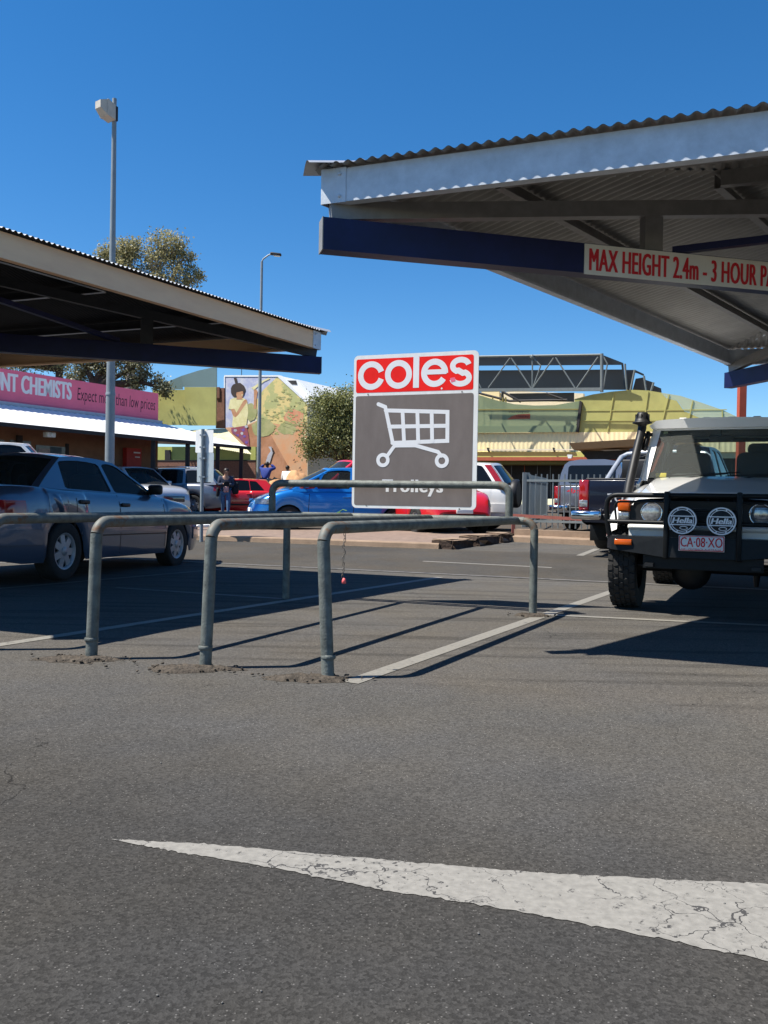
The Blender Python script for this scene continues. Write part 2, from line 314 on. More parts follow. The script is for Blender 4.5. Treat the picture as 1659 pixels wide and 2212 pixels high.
M['bluejacket'] = mat('royal_blue_jacket', (0.015, 0.035, 0.20), 0.8, var=0.2, scale=15)
M['jeans'] = mat('blue_jeans', (0.07, 0.14, 0.26), 0.9, var=0.25, scale=18)
M['pinkshirt'] = mat('pink_checked_shirt', (0.50, 0.13, 0.14), 0.8, col2=(0.62, 0.50, 0.48), scale=45, thr=(0.45, 0.55))
M['whiteshirt'] = mat('white_cotton_shirt', (0.78, 0.78, 0.78), 0.9, var=0.05)
M['bag'] = mat('black_bag_cloth', (0.012, 0.012, 0.015), 0.8, var=0.2)
M['yellowpaper'] = mat('yellow_paper', (0.80, 0.55, 0.05), 0.7, var=0.05)
M['paper'] = mat('white_paper', (0.75, 0.76, 0.74), 0.7, var=0.08)
M['chain'] = mat('chain_steel', (0.16, 0.14, 0.12), 0.5, 0.6, var=0.3)
M['pinktag'] = mat('faded_red_plastic', (0.78, 0.13, 0.13), 0.5)
M['greenwire'] = mat('green_plastic_tie', (0.10, 0.22, 0.05), 0.5, var=0.3)
M['ink'] = mat('black_ink', (0.03, 0.015, 0.025), 0.6)
M['white_ink'] = mat('white_lettering', (0.76, 0.76, 0.78), 0.5, var=0.03)
M['grey_ink'] = mat('grey_lettering', (0.42, 0.43, 0.45), 0.5, var=0.03)

# ------------------------------------------------------------------ mesh builder
class MB:
    def __init__(s): s.v = []; s.f = []; s.m = []; s.sm = []
    def add(s, verts, faces, mi=0, smooth=False):
        o = len(s.v); s.v += [Vector(p) for p in verts]
        for f in faces: s.f.append([i + o for i in f]); s.m.append(mi); s.sm.append(smooth)
    def quad(s, a, b, c, d, mi=0): s.add([a, b, c, d], [(0, 1, 2, 3)], mi)
    def poly(s, pts, mi=0): s.add(pts, [tuple(range(len(pts)))], mi)
    def hexa(s, p, mi=0):          # p: bottom four then top four corners
        s.add(p, [(3, 2, 1, 0), (4, 5, 6, 7), (0, 1, 5, 4), (1, 2, 6, 5), (2, 3, 7, 6), (3, 0, 4, 7)], mi)
    def box(s, c, size, mi=0, ax=None, ay=None, az=None):
        c = Vector(c); ax = Vector(ax or (1, 0, 0)).normalized() * size[0] / 2; ay = Vector(ay or (0, 1, 0)).normalized() * size[1] / 2
        az = (Vector(az) if az else ax.cross(ay)).normalized() * size[2] / 2
        s.hexa([c - ax - ay - az, c + ax - ay - az, c + ax + ay - az, c - ax + ay - az, c - ax - ay + az, c + ax - ay + az, c + ax + ay + az, c - ax + ay + az], mi)
    def rbox(s, c, size, r=0.02, mi=0, ax=None, ay=None, seg=2):   # box with rounded edges
        bm = bmesh.new(); bmesh.ops.create_cube(bm, size=1.0)
        bmesh.ops.scale(bm, vec=size, verts=bm.verts)
        bmesh.ops.bevel(bm, geom=list(bm.edges) + list(bm.verts), offset=min(r, min(size) * 0.49), segments=seg, profile=0.5, affect='EDGES')
        c = Vector(c); X = Vector(ax or (1, 0, 0)).normalized(); Y = Vector(ay or (0, 1, 0)).normalized(); Z = X.cross(Y).normalized(); Y = Z.cross(X)
        bm.verts.index_update()
        s.add([c + X * q.co.x + Y * q.co.y + Z * q.co.z for q in bm.verts], [[q.index for q in f.verts] for f in bm.faces], mi, True)
        bm.free()
    def beam(s, a, b, w, h, mi=0, up=(0, 0, 1)):       # rectangular bar from a to b (axis centred)
        a = Vector(a); b = Vector(b); d = (b - a).normalized(); x = d.cross(Vector(up)).normalized() * w / 2; z = x.cross(d).normalized() * h / 2
        s.hexa([a - x - z, b - x - z, b + x - z, a + x - z, a - x + z, b - x + z, b + x + z, a + x + z], mi)
    def tube(s, path, r, n=10, mi=0, cap=True, smooth=True):
        path = [Vector(p) for p in path]; rs = r if isinstance(r, (list, tuple)) else [r] * len(path)
        t0 = (path[1] - path[0]).normalized(); ref = Vector((0, 0, 1)) if abs(t0.z) < 0.9 else Vector((1, 0, 0))
        x = t0.cross(ref).normalized(); vs = []
        for i, p in enumerate(path):
            t = (path[min(i + 1, len(path) - 1)] - path[max(i - 1, 0)]).normalized()
            x = (x - t * x.dot(t)).normalized(); y = t.cross(x)
            for k in range(n):
                a = 2 * math.pi * k / n; vs.append(p + (x * math.cos(a) + y * math.sin(a)) * rs[i])
        fs = [(i * n + k, i * n + (k + 1) % n, (i + 1) * n + (k + 1) % n, (i + 1) * n + k) for i in range(len(path) - 1) for k in range(n)]
        s.add(vs, fs, mi, smooth)
        if cap:
            s.add(vs[:n], [tuple(range(n - 1, -1, -1))], mi); s.add(vs[-n:], [tuple(range(n))], mi)
    def lathe(s, prof, c, axis, n=24, mi=0, smooth=True):     # prof: (radius, along)
        c = Vector(c); a = Vector(axis).normalized(); x = a.cross(Vector((0, 0, 1)) if abs(a.z) < 0.9 else Vector((1, 0, 0))).normalized(); y = a.cross(x)
        vs = [c + a * h + (x * math.cos(2 * math.pi * k / n) + y * math.sin(2 * math.pi * k / n)) * r for r, h in prof for k in range(n)]
        fs = [(i * n + k, i * n + (k + 1) % n, (i + 1) * n + (k + 1) % n, (i + 1) * n + k) for i in range(len(prof) - 1) for k in range(n)]
        s.add(vs, fs, mi, smooth)
    def disc(s, c, axis, r, n=24, mi=0, r0=0.0):
        c = Vector(c); a = Vector(axis).normalized(); x = a.cross(Vector((0, 0, 1)) if abs(a.z) < 0.9 else Vector((1, 0, 0))).normalized(); y = a.cross(x)
        o = [c + (x * math.cos(2 * math.pi * k / n) + y * math.sin(2 * math.pi * k / n)) * r for k in range(n)]
        if r0 <= 0: s.poly(o, mi)
        else:
            i_ = [c + (q - c) * (r0 / r) for q in o]
            s.add(o + i_, [(k, (k + 1) % n, n + (k + 1) % n, n + k) for k in range(n)], mi)
    def grid(s, fn, nu, nv, mi=0, smooth=True):
        s.add([fn(i / nu, j / nv) for i in range(nu + 1) for j in range(nv + 1)],
              [(i * (nv + 1) + j, (i + 1) * (nv + 1) + j, (i + 1) * (nv + 1) + j + 1, i * (nv + 1) + j + 1) for i in range(nu) for j in range(nv)], mi, smooth)
    def fill(s, loops, fn, mi=0, back=None):         # flat outline with holes; fn maps (x, y) to 3-D
        tri = tessellate_polygon([[Vector((p[0], p[1], 0)) for p in l] for l in loops]); pts = [p for l in loops for p in l]
        s.add([fn(*p) for p in pts], [tuple(t) for t in tri], mi)
        if back:                                      # back(x, y): the other side, with a rim
            s.add([back(*p) for p in pts], [tuple(reversed(t)) for t in tri], mi)
            for l in loops:
                n = len(l); s.add([fn(*p) for p in l] + [back(*p) for p in l], [(k, (k + 1) % n, n + (k + 1) % n, n + k) for k in range(n)], mi)
    def prism(s, pts, o, X, Y, depth, mi=0):          # outline in the plane o, X, Y; thickened backwards along -X×Y
        o = Vector(o); X = Vector(X); Y = Vector(Y); Z = X.cross(Y).normalized()
        s.fill([pts], lambda a, b: o + X * a + Y * b, mi, lambda a, b: o + X * a + Y * b - Z * depth)
    def build(s, name, mats, parent=None, loc=None, auto=False):
        me = bpy.data.meshes.new(name); inv = Matrix.Identity(4)
        if parent is not None and parent.get('_w'): inv = Matrix.Translation(-parent.location) if parent.parent is None else Matrix.Translation(-Vector(parent['_o']))
        if loc is not None: inv = Matrix.Translation(-Vector(loc))
        me.from_pydata([inv @ p for p in s.v], [], s.f)
        for m in (mats if isinstance(mats, (list, tuple)) else [mats]): me.materials.append(M[m] if isinstance(m, str) else m)
        me.polygons.foreach_set('material_index', s.m); me.polygons.foreach_set('use_smooth', s.sm); me.update()
        bm = bmesh.new(); bm.from_mesh(me); bmesh.ops.recalc_face_normals(bm, faces=bm.faces) if not auto else None; bm.to_mesh(me); bm.free()
        o = bpy.data.objects.new(name, me); COL.objects.link(o)
        if parent is not None:
            o.parent = parent
            if parent.get('_w'): o['_w'] = 1; o['_o'] = list(parent.location) if parent.parent is None else list(parent['_o'])
        if loc is not None: o.location = loc
        return o

def tag(o, label=None, cat=None, group=None, kind=None):
    if label: o['label'] = label
    if cat: o['category'] = cat
    if group: o['group'] = group
    if kind: o['kind'] = kind
    return o
def thing(name, label, cat, loc=(0, 0, 0), rz=0.0, group=None, world=True, scale=1.0):   # an Empty at the thing's base; world: its parts are modelled in scene coordinates
    o = bpy.data.objects.new(name, None); COL.objects.link(o); o.location = loc; o.rotation_euler = (0, 0, rz); o.scale = (scale,) * 3
    o.empty_display_size = 0.2
    if world: o['_w'] = 1
    return tag(o, label, cat, group)
def copy_tree(o, parent=None):
    c = o.copy(); COL.objects.link(c); c.parent = parent
    for ch in o.children: copy_tree(ch, c)
    return c
def struct(name, mb, m): return tag(mb.build(name, m), kind='structure')

def text_mesh(body, bold=0.0, shear=0.0, spacing=1.0):
    cu = bpy.data.curves.new('lettering', 'FONT'); cu.body = body; cu.offset = bold; cu.shear = shear; cu.space_character = spacing; cu.resolution_u = 3
    ob = bpy.data.objects.new('lettering', cu); COL.objects.link(ob)
    dg = bpy.context.evaluated_depsgraph_get(); ev = ob.evaluated_get(dg); me = ev.to_mesh()
    vs = [q.co.copy() for q in me.vertices]; fs = [tuple(p.vertices) for p in me.polygons]
    ev.to_mesh_clear(); bpy.data.objects.remove(ob); bpy.data.curves.remove(cu)
    return vs, fs
def put_text(mb, body, fn, x0, x1, y0, y1, bold=0.0, shear=0.0, mi=0, spacing=1.0, cap=None, fat=0.0):
    """letters fitted to x0..x1, y0..y1 of a surface; fn(x, y) gives the point"""
    vs, fs = text_mesh(body, bold, shear, spacing)
    ax = min(q.x for q in vs); bx = max(q.x for q in vs); ay = min(q.y for q in vs); by = max(q.y for q in vs)
    if cap: ay, by = cap
    o_ = fn(x0, y0); nrm = (fn(x0 + .01, y0) - o_).cross(fn(x0, y0 + .01) - o_).normalized()
    for k, sh in enumerate((0, -fat, fat, -fat / 2, fat / 2) if fat else (0,)):
        mb.add([fn(x0 + (q.x - ax) / (bx - ax) * (x1 - x0) + sh, y0 + (q.y - ay) / (by - ay) * (y1 - y0)) + nrm * .0002 * k for q in vs], fs, mi)

def ribbon(path, w, closed=False):
    """left and right edge points of a stroke of width w"""
    n = len(path); A = []; B = []
    for i in range(n):
        p = Vector(path[i]).to_2d(); a = Vector(path[(i - 1) % n]).to_2d() if (closed or i) else None; b = Vector(path[(i + 1) % n]).to_2d() if (closed or i < n - 1) else None
        d1 = (p - a).normalized() if a is not None else None; d2 = (b - p).normalized() if b is not None else None
        if d1 is None: d1 = d2
        if d2 is None: d2 = d1
        t = (d1 + d2).normalized(); nn = Vector((-t.y, t.x)); k = max(0.4, nn.dot(Vector((-d1.y, d1.x))))
        A.append(p + nn * w / 2 / k); B.append(p - nn * w / 2 / k)
    return A, B
def stroke(mb, path, w, fn, closed=False, mi=0, cap0=False, cap1=False):
    A, B = ribbon(path, w, closed); n = len(path)
    if closed:
        mb.add([fn(*p) for p in A] + [fn(*p) for p in B], [(k, (k + 1) % n, n + (k + 1) % n, n + k) for k in range(n)], mi); return
    def arc(c, a, b):      # half-round end from a to b about c, bulging away from the stroke
        c = Vector(c); a0 = math.atan2(a.y - c.y, a.x - c.x); return [Vector((c.x + w / 2 * math.cos(a0 + s_ * math.pi * k / 8), c.y + w / 2 * math.sin(a0 + s_ * math.pi * k / 8))) for k in range(1, 8)]
    pts = list(A)
    if cap1: s_ = -1; pts += arc(path[-1][:2], A[-1], B[-1])
    pts += list(reversed(B))
    if cap0: s_ = -1; pts += arc(path[0][:2], B[0], A[0])
    mb.fill([[tuple(p) for p in pts]], fn, mi)
def circ(cx, cy, r, n=28, a0=0.0, a1=360.0):
    full = abs(a1 - a0) >= 360
    m = n if full else n + 1
    return [(cx + r * math.cos(R(a0 + (a1 - a0) * k / n)), cy + r * math.sin(R(a0 + (a1 - a0) * k / n))) for k in range(m)]
def rrect(x0, y0, x1, y1, r, n=4):
    o = []
    for cx, cy, a in ((x1 - r, y1 - r, 0), (x0 + r, y1 - r, 90), (x0 + r, y0 + r, 180), (x1 - r, y0 + r, 270)):
        o += [(cx + r * math.cos(R(a + 90 * k / n)), cy + r * math.sin(R(a + 90 * k / n))) for k in range(n + 1)]
    return o
def sheet(pts, dz, name, m, step=None):              # a surface laid dz above the ground, following it
    bm = bmesh.new(); f = bm.faces.new([bm.verts.new((p[0], p[1], 0)) for p in pts])
    for q in QB:
        bmesh.ops.bisect_plane(bm, geom=list(bm.verts) + list(bm.edges) + list(bm.faces), plane_co=RQ * q, plane_no=RQ)
    mb = MB(); bm.verts.index_update()
    mb.add([(v.co.x, v.co.y, g(v.co.x, v.co.y) + dz) for v in bm.verts], [[v.index for v in f.verts] for f in bm.faces])
    bm.free()
    return tag(mb.build(name, m), kind='structure')
def strip(a, b, w, dz, name, m, w1=None):
    a = Vector((a[0], a[1])); b = Vector((b[0], b[1])); d = (b - a).normalized(); n = Vector((-d.y, d.x)); w1 = w1 or w
    return sheet([a + n * w / 2, a - n * w / 2, b - n * w1 / 2, b + n * w1 / 2], dz, name, m)
# ================================================================== the ground
mb = MB(); qs = [-40, -6, 0, 6, 11.5, 19.5, 40, 90, 700]; ps = [-700, -60, -10, 0, 10, 60, 700]
vs = [RD * p + RQ * q for q in qs for p in ps]; n = len(ps)
mb.add([(v.x, v.y, g(v.x, v.y)) for v in vs], [(i * n + j, i * n + j + 1, (i + 1) * n + j + 1, (i + 1) * n + j) for i in range(len(qs) - 1) for j in range(n - 1)])
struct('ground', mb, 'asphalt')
def pq(p, q): v = RD * p + RQ * q; return (v.x, v.y)
# bays: from the line of the near rail posts to the spoon drain
QN = 4.06; QD = 10.62; QK = 14.62                                   # near edge of the bays, drain, kerb
sheet([pq(-40, QD + 0.10), pq(40, QD + 0.10), pq(40, QK), pq(-40, QK)], 0.004, 'road', 'road')
sheet([pq(-40, QD - 0.05), pq(40, QD - 0.05), pq(40, QD + 0.10), pq(-40, QD + 0.10)], 0.006, 'spoon_drain', 'line_faint')
sheet([pq(-60, QK + 3.4), pq(60, QK + 3.4), pq(60, 75), pq(-60, 75)], 0.004, 'rear_car_park', 'lot')
# painted markings
def gl(u, v): p = G(u, v); return (p.x, p.y)
arr = [gl(240, 1816), gl(480, 1830), gl(800, 1856), gl(1110, 1885), gl(1400, 1899), gl(1659, 1912)]
arb = [gl(1659, 2078), gl(1380, 2022), gl(1080, 1965), gl(830, 1925), gl(600, 1880), gl(430, 1850), gl(300, 1828)]
ext0 = Vector(arr[-1]) + (Vector(arr[-1]) - Vector(arr[-2])).normalized() * 0.9; ext1 = Vector(arb[0]) + (Vector(arb[0]) - Vector(arb[1])).normalized() * 0.9
def wob(pts, a, k):
    o = []
    for i in range(len(pts) - 1):
        p, q_ = Vector(pts[i]), Vector(pts[i + 1])
        for j in range(24): 
            s_ = p.lerp(q_, j / 24); o.append((s_.x, s_.y + random.uniform(-a, a) * (1 + 1.2 * (j % 4 == 0))))
    return o + [tuple(pts[-1])]
sheet(wob(arr + [ext0[:]], 0.0035, 0) + wob([ext1[:]] + arb, 0.0035, 0), 0.002, 'road_arrow', 'arrow')
strip(gl(755, 1476), gl(1345, 1270), 0.105, 0.003, 'bay_line', 'line')
strip(gl(-40, 1400), gl(952, 1247), 0.10, 0.003, 'bay_line', 'line')
strip(gl(-60, 1277), gl(535, 1225), 0.09, 0.003, 'bay_line', 'line_faint')
strip(gl(-60, 1219), gl(78, 1212), 0.09, 0.0045, 'bay_line', 'line')
strip(gl(250, 1270), gl(612, 1294), 0.08, 0.0035, 'bay_cross_line', 'line_faint')
strip(gl(1180, 1329), gl(1720, 1355), 0.09, 0.0045, 'bay_cross_line', 'line')
strip(gl(914, 1213), gl(1192, 1227), 0.09, 0.006, 'road_centre_line', 'line')
strip(gl(1252, 1201), gl(1290, 1186), 0.12, 0.006, 'bay_line', 'line')
# broken ground at the posts
def rubble(u, v, rx, ry, seed, n=26):
    rr = random.Random(seed); c = G(u, v); mb = MB()
    k = 22; ring = [rr.uniform(0.6, 1.1) for _ in range(k)]
    def at(i, f): a = 2 * math.pi * i / k; return (c.x + rx * ring[i % k] * f * math.cos(a), c.y + ry * ring[i % k] * f * math.sin(a))
    lv = [(1.0, 0.001), (0.8, 0.011), (0.5, 0.018), (0.2, 0.015)]
    mb.add([(*at(i, f), h + (rr.uniform(-0.006, 0.010) if h > 0.01 else 0)) for f, h in lv for i in range(k)],
           [(a * k + i, a * k + (i + 1) % k, (a + 1) * k + (i + 1) % k, (a + 1) * k + i) for a in range(3) for i in range(k)] + [tuple(3 * k + i for i in range(k))], 0, True)
    for _ in range(n):
        x, y = c.x + rr.gauss(0, rx * 0.55), c.y + rr.gauss(0, ry * 0.55); s_ = rr.uniform(0.003, 0.010)
        mb.rbox((x, y, 0.010 + s_ * 0.3), (s_ * 2, s_ * 1.4, s_), s_ * 0.3, 0, (math.cos(_), math.sin(_), rr.uniform(-.3, .3)), (-math.sin(_), math.cos(_), 0), 1)
    return tag(mb.build('broken_ground', 'dirt'), kind='stuff')
rubble(165, 1427, 0.28, 0.10, 1, 70); rubble(412, 1447, 0.29, 0.11, 2, 90); rubble(670, 1468, 0.25, 0.10, 3, 75); rubble(1150, 1331, 0.18, 0.10, 4, 40)
mb = MB(); rr = random.Random(5)
for _ in range(26):
    u, v = rr.uniform(0, 1659), rr.uniform(1500, 2200); p = G(u, v); s_ = rr.uniform(0.0015, 0.0035); a = rr.uniform(0, 6)
    mb.rbox((p.x, p.y, s_ * 0.5 + 0.001), (s_ * 1.8, s_ * 1.2, s_), s_ * .3, 0, (math.cos(a), math.sin(a), 0), (-math.sin(a), math.cos(a), 0), 1)
tag(mb.build('loose_grit', 'grit'), kind='stuff')

# ================================================================== kerbs and traffic islands
def kerb_path(name, pts, label=None, h=0.105, w=0.17, m='kerb'):
    mb = MB(); pts = [Vector((p[0], p[1])) for p in pts]; pp = []
    for a, b in zip(pts[:-1], pts[1:]):
        k = max(1, int((b - a).length / 2.0)); pp += [a.lerp(b, i / k) for i in range(k)]
    pp.append(pts[-1]); rows = []
    for i, p in enumerate(pp):
        t = (pp[min(i + 1, len(pp) - 1)] - pp[max(i - 1, 0)]).normalized(); nn = Vector((-t.y, t.x)); z = g(p.x, p.y)
        rows.append([(*(p), z - 0.05), (*(p + nn * 0.012), z + h - 0.02), (*(p + nn * 0.03), z + h), (*(p + nn * w), z + h + 0.004), (*(p + nn * w), z - 0.05)])
    k = 5; mb.add([q for r in rows for q in r], [(i * k + j, i * k + (j + 1) % k, (i + 1) * k + (j + 1) % k, (i + 1) * k + j) for i in range(len(rows) - 1) for j in range(k)])
    mb.poly(rows[0]); mb.poly(rows[-1])
    return struct(name, mb, m)
K0 = pq(-40, QK); K1 = Vector((0.98, 15.28)); 
side = Vector((0.52, 0.854))
kerb_path('kerb', [K0, K1])
isl = [Vector(K0) + RQ.to_2d() * 0.165, K1 + RQ.to_2d() * 0.165 + RD.to_2d() * -0.02, K1 + side * 3.2 + RD.to_2d() * -0.1, Vector(pq(-40, QK + 3.4))]
mb = MB(); o_ = sheet(isl, 0.10, 'island_paving', 'paver')
# the crumbling end of the island: three blocks of broken kerbstone
rr = random.Random(11)
for i, (s0, ln, w_) in enumerate(((0.06, 0.85, 0.42), (1.0, 0.9, 0.40), (1.98, 0.62, 0.36))):
    c0 = K1 + side * (s0 + ln / 2) + RD.to_2d() * (0.02 + 0.07 * i); z = g(c0.x, c0.y); bm = bmesh.new()
    bmesh.ops.create_cube(bm, size=1.0); bmesh.ops.scale(bm, vec=(ln, w_, 0.26), verts=bm.verts)
    bmesh.ops.bevel(bm, geom=list(bm.edges), offset=0.025, segments=2, affect='EDGES')
    bmesh.ops.subdivide_edges(bm, edges=list(bm.edges), cuts=2, use_grid_fill=True)
    for q in bm.verts:
        q.co += Vector((rr.uniform(-1, 1), rr.uniform(-1, 1), rr.uniform(-.25, .25))) * (0.026 if q.co.y < 0.05 else 0.008)
        if q.co.y < -0.1: q.co.y += 0.12 * max(0, 0.085 - q.co.z) / 0.17 * -0.4 + rr.uniform(-.03, .03)
    mb = MB(); X = Vector((side.x, side.y, 0)); Y = Vector((-side.y, side.x, 0)); bm.verts.index_update()
    mb.add([Vector((c0.x, c0.y, z + 0.035 + (0.02 if i else 0))) + X * q.co.x + Y * q.co.y + Vector((0, 0, q.co.z)) for q in bm.verts], [[q.index for q in f.verts] for f in bm.faces], 0)
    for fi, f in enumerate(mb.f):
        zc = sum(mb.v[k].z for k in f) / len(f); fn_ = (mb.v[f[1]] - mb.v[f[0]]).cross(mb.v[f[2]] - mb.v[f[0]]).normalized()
        mb.m[fi] = 1 if (abs(fn_.z) < .6 and zc < z + .155) else 0  # upright lower faces take the darker colour
    bm.free()
    o = mb.build('kerbstone', ['kerb', 'soil'], loc=(c0.x, c0.y, z)); 
    tag(o, ('broken kerbstone at the road corner of the tan island, nearest the camera', 'broken kerbstone between two others along the island end', 'short broken kerbstone at the far end of the row by the red barrier')[i], 'kerbstone', 'broken kerbstones')
# second kerb and strip beyond, under the picket fence
ka = G(1095, 1170); kb = G(1330, 1181); d_ = (kb - ka).normalized()
kfar = kb + d_ * 14
kerb_path('kerb', [(ka.x, ka.y), (kb.x, kb.y), (kfar.x, kfar.y)], h=0.12)
nn = Vector((-d_.y, d_.x, 0))
sheet([(ka + nn * .165).xy, (kfar + nn * .165).xy, (kfar + nn * 2.2).xy, (ka + nn * 2.2).xy], 0.115, 'island_paving', 'kerb')
mb = MB(); a_ = ka + nn * 0.5; b_ = kfar + nn * 0.5
mb.beam((a_.x, a_.y, g(a_.x, a_.y) + .17), (b_.x, b_.y, g(b_.x, b_.y) + .17), 0.25, 0.12); struct('kerb_step', mb, 'kerb')

# ================================================================== trolley bay of bent pipe
PR = 0.0335; RZ = 0.785
n1 = Vector((-0.278, 4.48, 0)); n2 = Vector((-0.966, 4.70, 0)); n3 = Vector((-1.66, 4.90, 0)); n4 = Vector((-2.36, 5.13, 0))
bl = Vector((-0.91, 8.07, 0)); br = Vector((1.272, 7.24, 0)); bd = (br - bl).normalized()
bay = thing('trolley_bay', 'empty trolley bay of galvanised bent pipe rails under the shop sign', 'trolley bay', (0.1, 6.1, 0))
def elbow(top, foot, along, r=0.088, k=7):        # path from the foot up and round to the level direction
    up = Vector((0, 0, 1)); c = top + along * r - up * r; pts = [foot]
    for i in range(k + 1):
        a = math.pi / 2 * i / k; pts.append(c - along * r * math.cos(a) + up * r * math.sin(a))
    return pts
tops = [n1 + Vector((-0.035, 0, RZ)), n2 + Vector((0.022, 0, RZ)), n3 + Vector((0.02, 0, RZ)), n4 + Vector((0.02, 0, RZ))]
ends = [bl + bd * t_ + Vector((0, 0, RZ + 0.004)) for t_ in (2.19, 1.42, 0.66, -0.10)]
for i, (f, t_, e) in enumerate(zip((n1, n2, n3, n4), tops, ends)):
    along = (e - t_).normalized(); along.z = 0; pth = elbow(t_, f, along)
    mb = MB(); mb.tube(pth[:1] + [pth[0].lerp(pth[1], k / 8) for k in range(1, 9)] + pth[2:3], PR, 16, 0, cap=False)
    mb.tube(pth[2:] + [t_ + along * 0.25], PR, 16, 1, cap=False)
    mb.tube([t_ + along * 0.24, e - along * 0.05, e + along * 0.01], [PR, PR, PR * 0.55], 16, 0)
    mb.lathe([(PR + 0.001, 0.10), (PR + 0.006, 0.105), (PR + 0.006, 0.12), (PR + 0.001, 0.125)], f, (0, 0, 1), 16, 0)
    mb.build('rail', ['galv', 'rust'], bay)
mb = MB(); e0 = bl + bd * -0.2 + Vector((0, 0, RZ)); pth = elbow(br + Vector((0, 0, RZ)), br, -bd)
mb.tube([pth[0].lerp(pth[1], k / 6) for k in range(7)] + pth[2:3], PR, 16, 0, cap=False); mb.tube(pth[2:], PR, 16, 1, cap=False)
mb.tube([pth[-1], e0], PR, 16, 0); mb.build('rear_rail', ['galv', 'rust'], bay)
mb = MB(); mb.tube([bl, bl + Vector((0, 0, RZ))], PR, 16); mb.build('post', 'galv', bay)
mb = MB(); h0 = bl + bd * -0.161; h1 = bl + bd * 2.115; z0 = RZ + 0.02; Z1 = Vector((0, 0, 1.085))
pa = elbow(h0 + Z1, h0 + Vector((0, 0, z0)), bd, 0.09); pb = elbow(h1 + Z1, h1 + Vector((0, 0, z0)), -bd, 0.09)
mb.tube(pa, PR, 16, 0, cap=False); mb.tube(pb, PR, 16, 0, cap=False)
mb.tube([pb[-4], pb[-3], pb[-2], pb[-1]], PR + 0.0006, 16, 1, cap=False)
mb.tube([pa[-1], pb[-1]], PR, 16, 0, cap=False); mb.build('sign_hoop', ['galv', 'rust'], bay)
# chain hanging from the near rail
cp = tops[0] + (ends[0] - tops[0]).normalized() * 0.22; mb = MB()
ch = thing('chain', 'thin rusty chain with a faded red tag hanging from the nearest pipe rail', 'chain', (cp.x, cp.y, RZ))
rr = random.Random(3)
for k in range(15):
    z = RZ - PR - 0.004 - k * 0.0165; dx = 0.004 * math.sin(k * 1.3) - 0.0004 * k; a = (k % 2) * 1.4 + 0.3
    ring = [(cp.x + dx + 0.0052 * math.cos(t) * math.cos(a), cp.y + 0.0052 * math.cos(t) * math.sin(a), z - 0.0115 * math.sin(t)) for t in [2 * math.pi * j / 10 for j in range(11)]]
    mb.tube(ring, 0.0019, 6, cap=False)
mb.build('links', 'chain', ch); mb = MB(); mb.lathe([(0.0, 0.0), (0.006, 0.0), (0.011, -0.014), (0.012, -0.03), (0.0, -0.032)], (cp.x, cp.y, RZ - PR - 0.243), (0, 0, 1), 12); mb.build('tag', 'pinktag', ch)
mb = MB(); c = bl + bd * 0.52 + Vector((0, 0, RZ)); 
for k in range(3): mb.tube([c + bd * (0.012 * k) + Vector((-bd.y * (PR + .004) * math.cos(t), bd.x * (PR + .004) * math.cos(t), (PR + .004) * math.sin(t))) for t in [2 * math.pi * j / 14 for j in range(15)]], 0.004, 6, cap=False)
mb.tube([c + Vector((0, 0, PR)), c + bd * 0.05 + Vector((0, 0, PR + 0.03)), c + bd * 0.09 + Vector((0, -.01, PR + 0.02))], 0.004, 6)
tag(mb.build('cable_tie', 'greenwire', loc=c), 'green plastic tie wound round the rear pipe rail left of the sign', 'cable tie')

# ================================================================== the big trolley sign
SN = Vector((-0.356, -0.934, 0)); SX = bd; so_ = Vector((-0.858, 8.205, 0)) + SX * 0.595 + Vector((0, 0, 0.866)); SW = 1.19; SH = 1.41
# set just behind the hoop
def sp(px, py, off=0.0):                       # measured on the sheet, in its own millimetre grid
    return so_ + SX * ((px - 130 + 40 * (py - 115) / 1715) / 1405 * SW) + Vector((0, 0, SH - (py - 115) / 1720 * SH)) + SN * off
sg = thing('trolley_sign', 'tall white edged sign, red panel over grey panel with a trolley pictogram', 'sign', (so_.x + .5, so_.y, 0))
fl = lambda off: (lambda a, b: so_ + SX * a + Vector((0, 0, b)) + SN * off)
mb = MB(); mb.fill([rrect(0, 0, SW, SH, 0.045, 6)], fl(0), 0, fl(-0.012)); mb.build('panel', 'white_sign', sg)
mb = MB(); b1 = SH - 0.025 * SH; b0 = SH - 0.245 * SH; mb.fill([rrect(0.024, b0, SW - 0.045, b1, 0.018)], fl(0.0012), 0); red = mb.build('red_panel', 'red_sign', sg)
mb = MB(); mb.fill([rrect(0.024, SH * 0.018, SW - 0.040, SH * 0.734, 0.02)], fl(0.0012), 0); gry = mb.build('grey_panel', 'grey_sign', sg)
U = SW / 1405
def s2(px, py): return ((px - 130 + 40 * (py - 115) / 1715) * U, SH - (py - 115) / 1720 * SH)
mb = MB(); rc = 0.100; wS = 0.054; q = lambda o: fl(0.002 + o)
c = s2(330, 345); stroke(mb, circ(*c, 0.104, 40, 17, 343 - 0), wS, q(0)) if False else stroke(mb, circ(c[0], c[1], 0.1045, 40, 18, 342), wS, q(0))
c = s2(645, 343); stroke(mb, circ(c[0], c[1], 0.1035, 44), wS, q(0), closed=True)
x0, y0 = s2(818, 150); x1, y1 = s2(884, 498); mb.fill([[(x0, y1), (x0 + 0.056, y1), (x0 + 0.056, SH - 0.02), (x0, SH - 0.02)]], q(0.0002), 0)
c = s2(1052, 341); stroke(mb, circ(c[0], c[1], 0.0995, 40, -3, 328), wS, q(0)); mb.fill([[(c[0] - 0.08, c[1] - 0.014), (c[0] + 0.112, c[1] - 0.014), (c[0] + 0.112, c[1] + 0.03), (c[0] - 0.08, c[1] + 0.03)]], q(0.0005), 0)
c = s2(1338, 340); r_ = 0.058
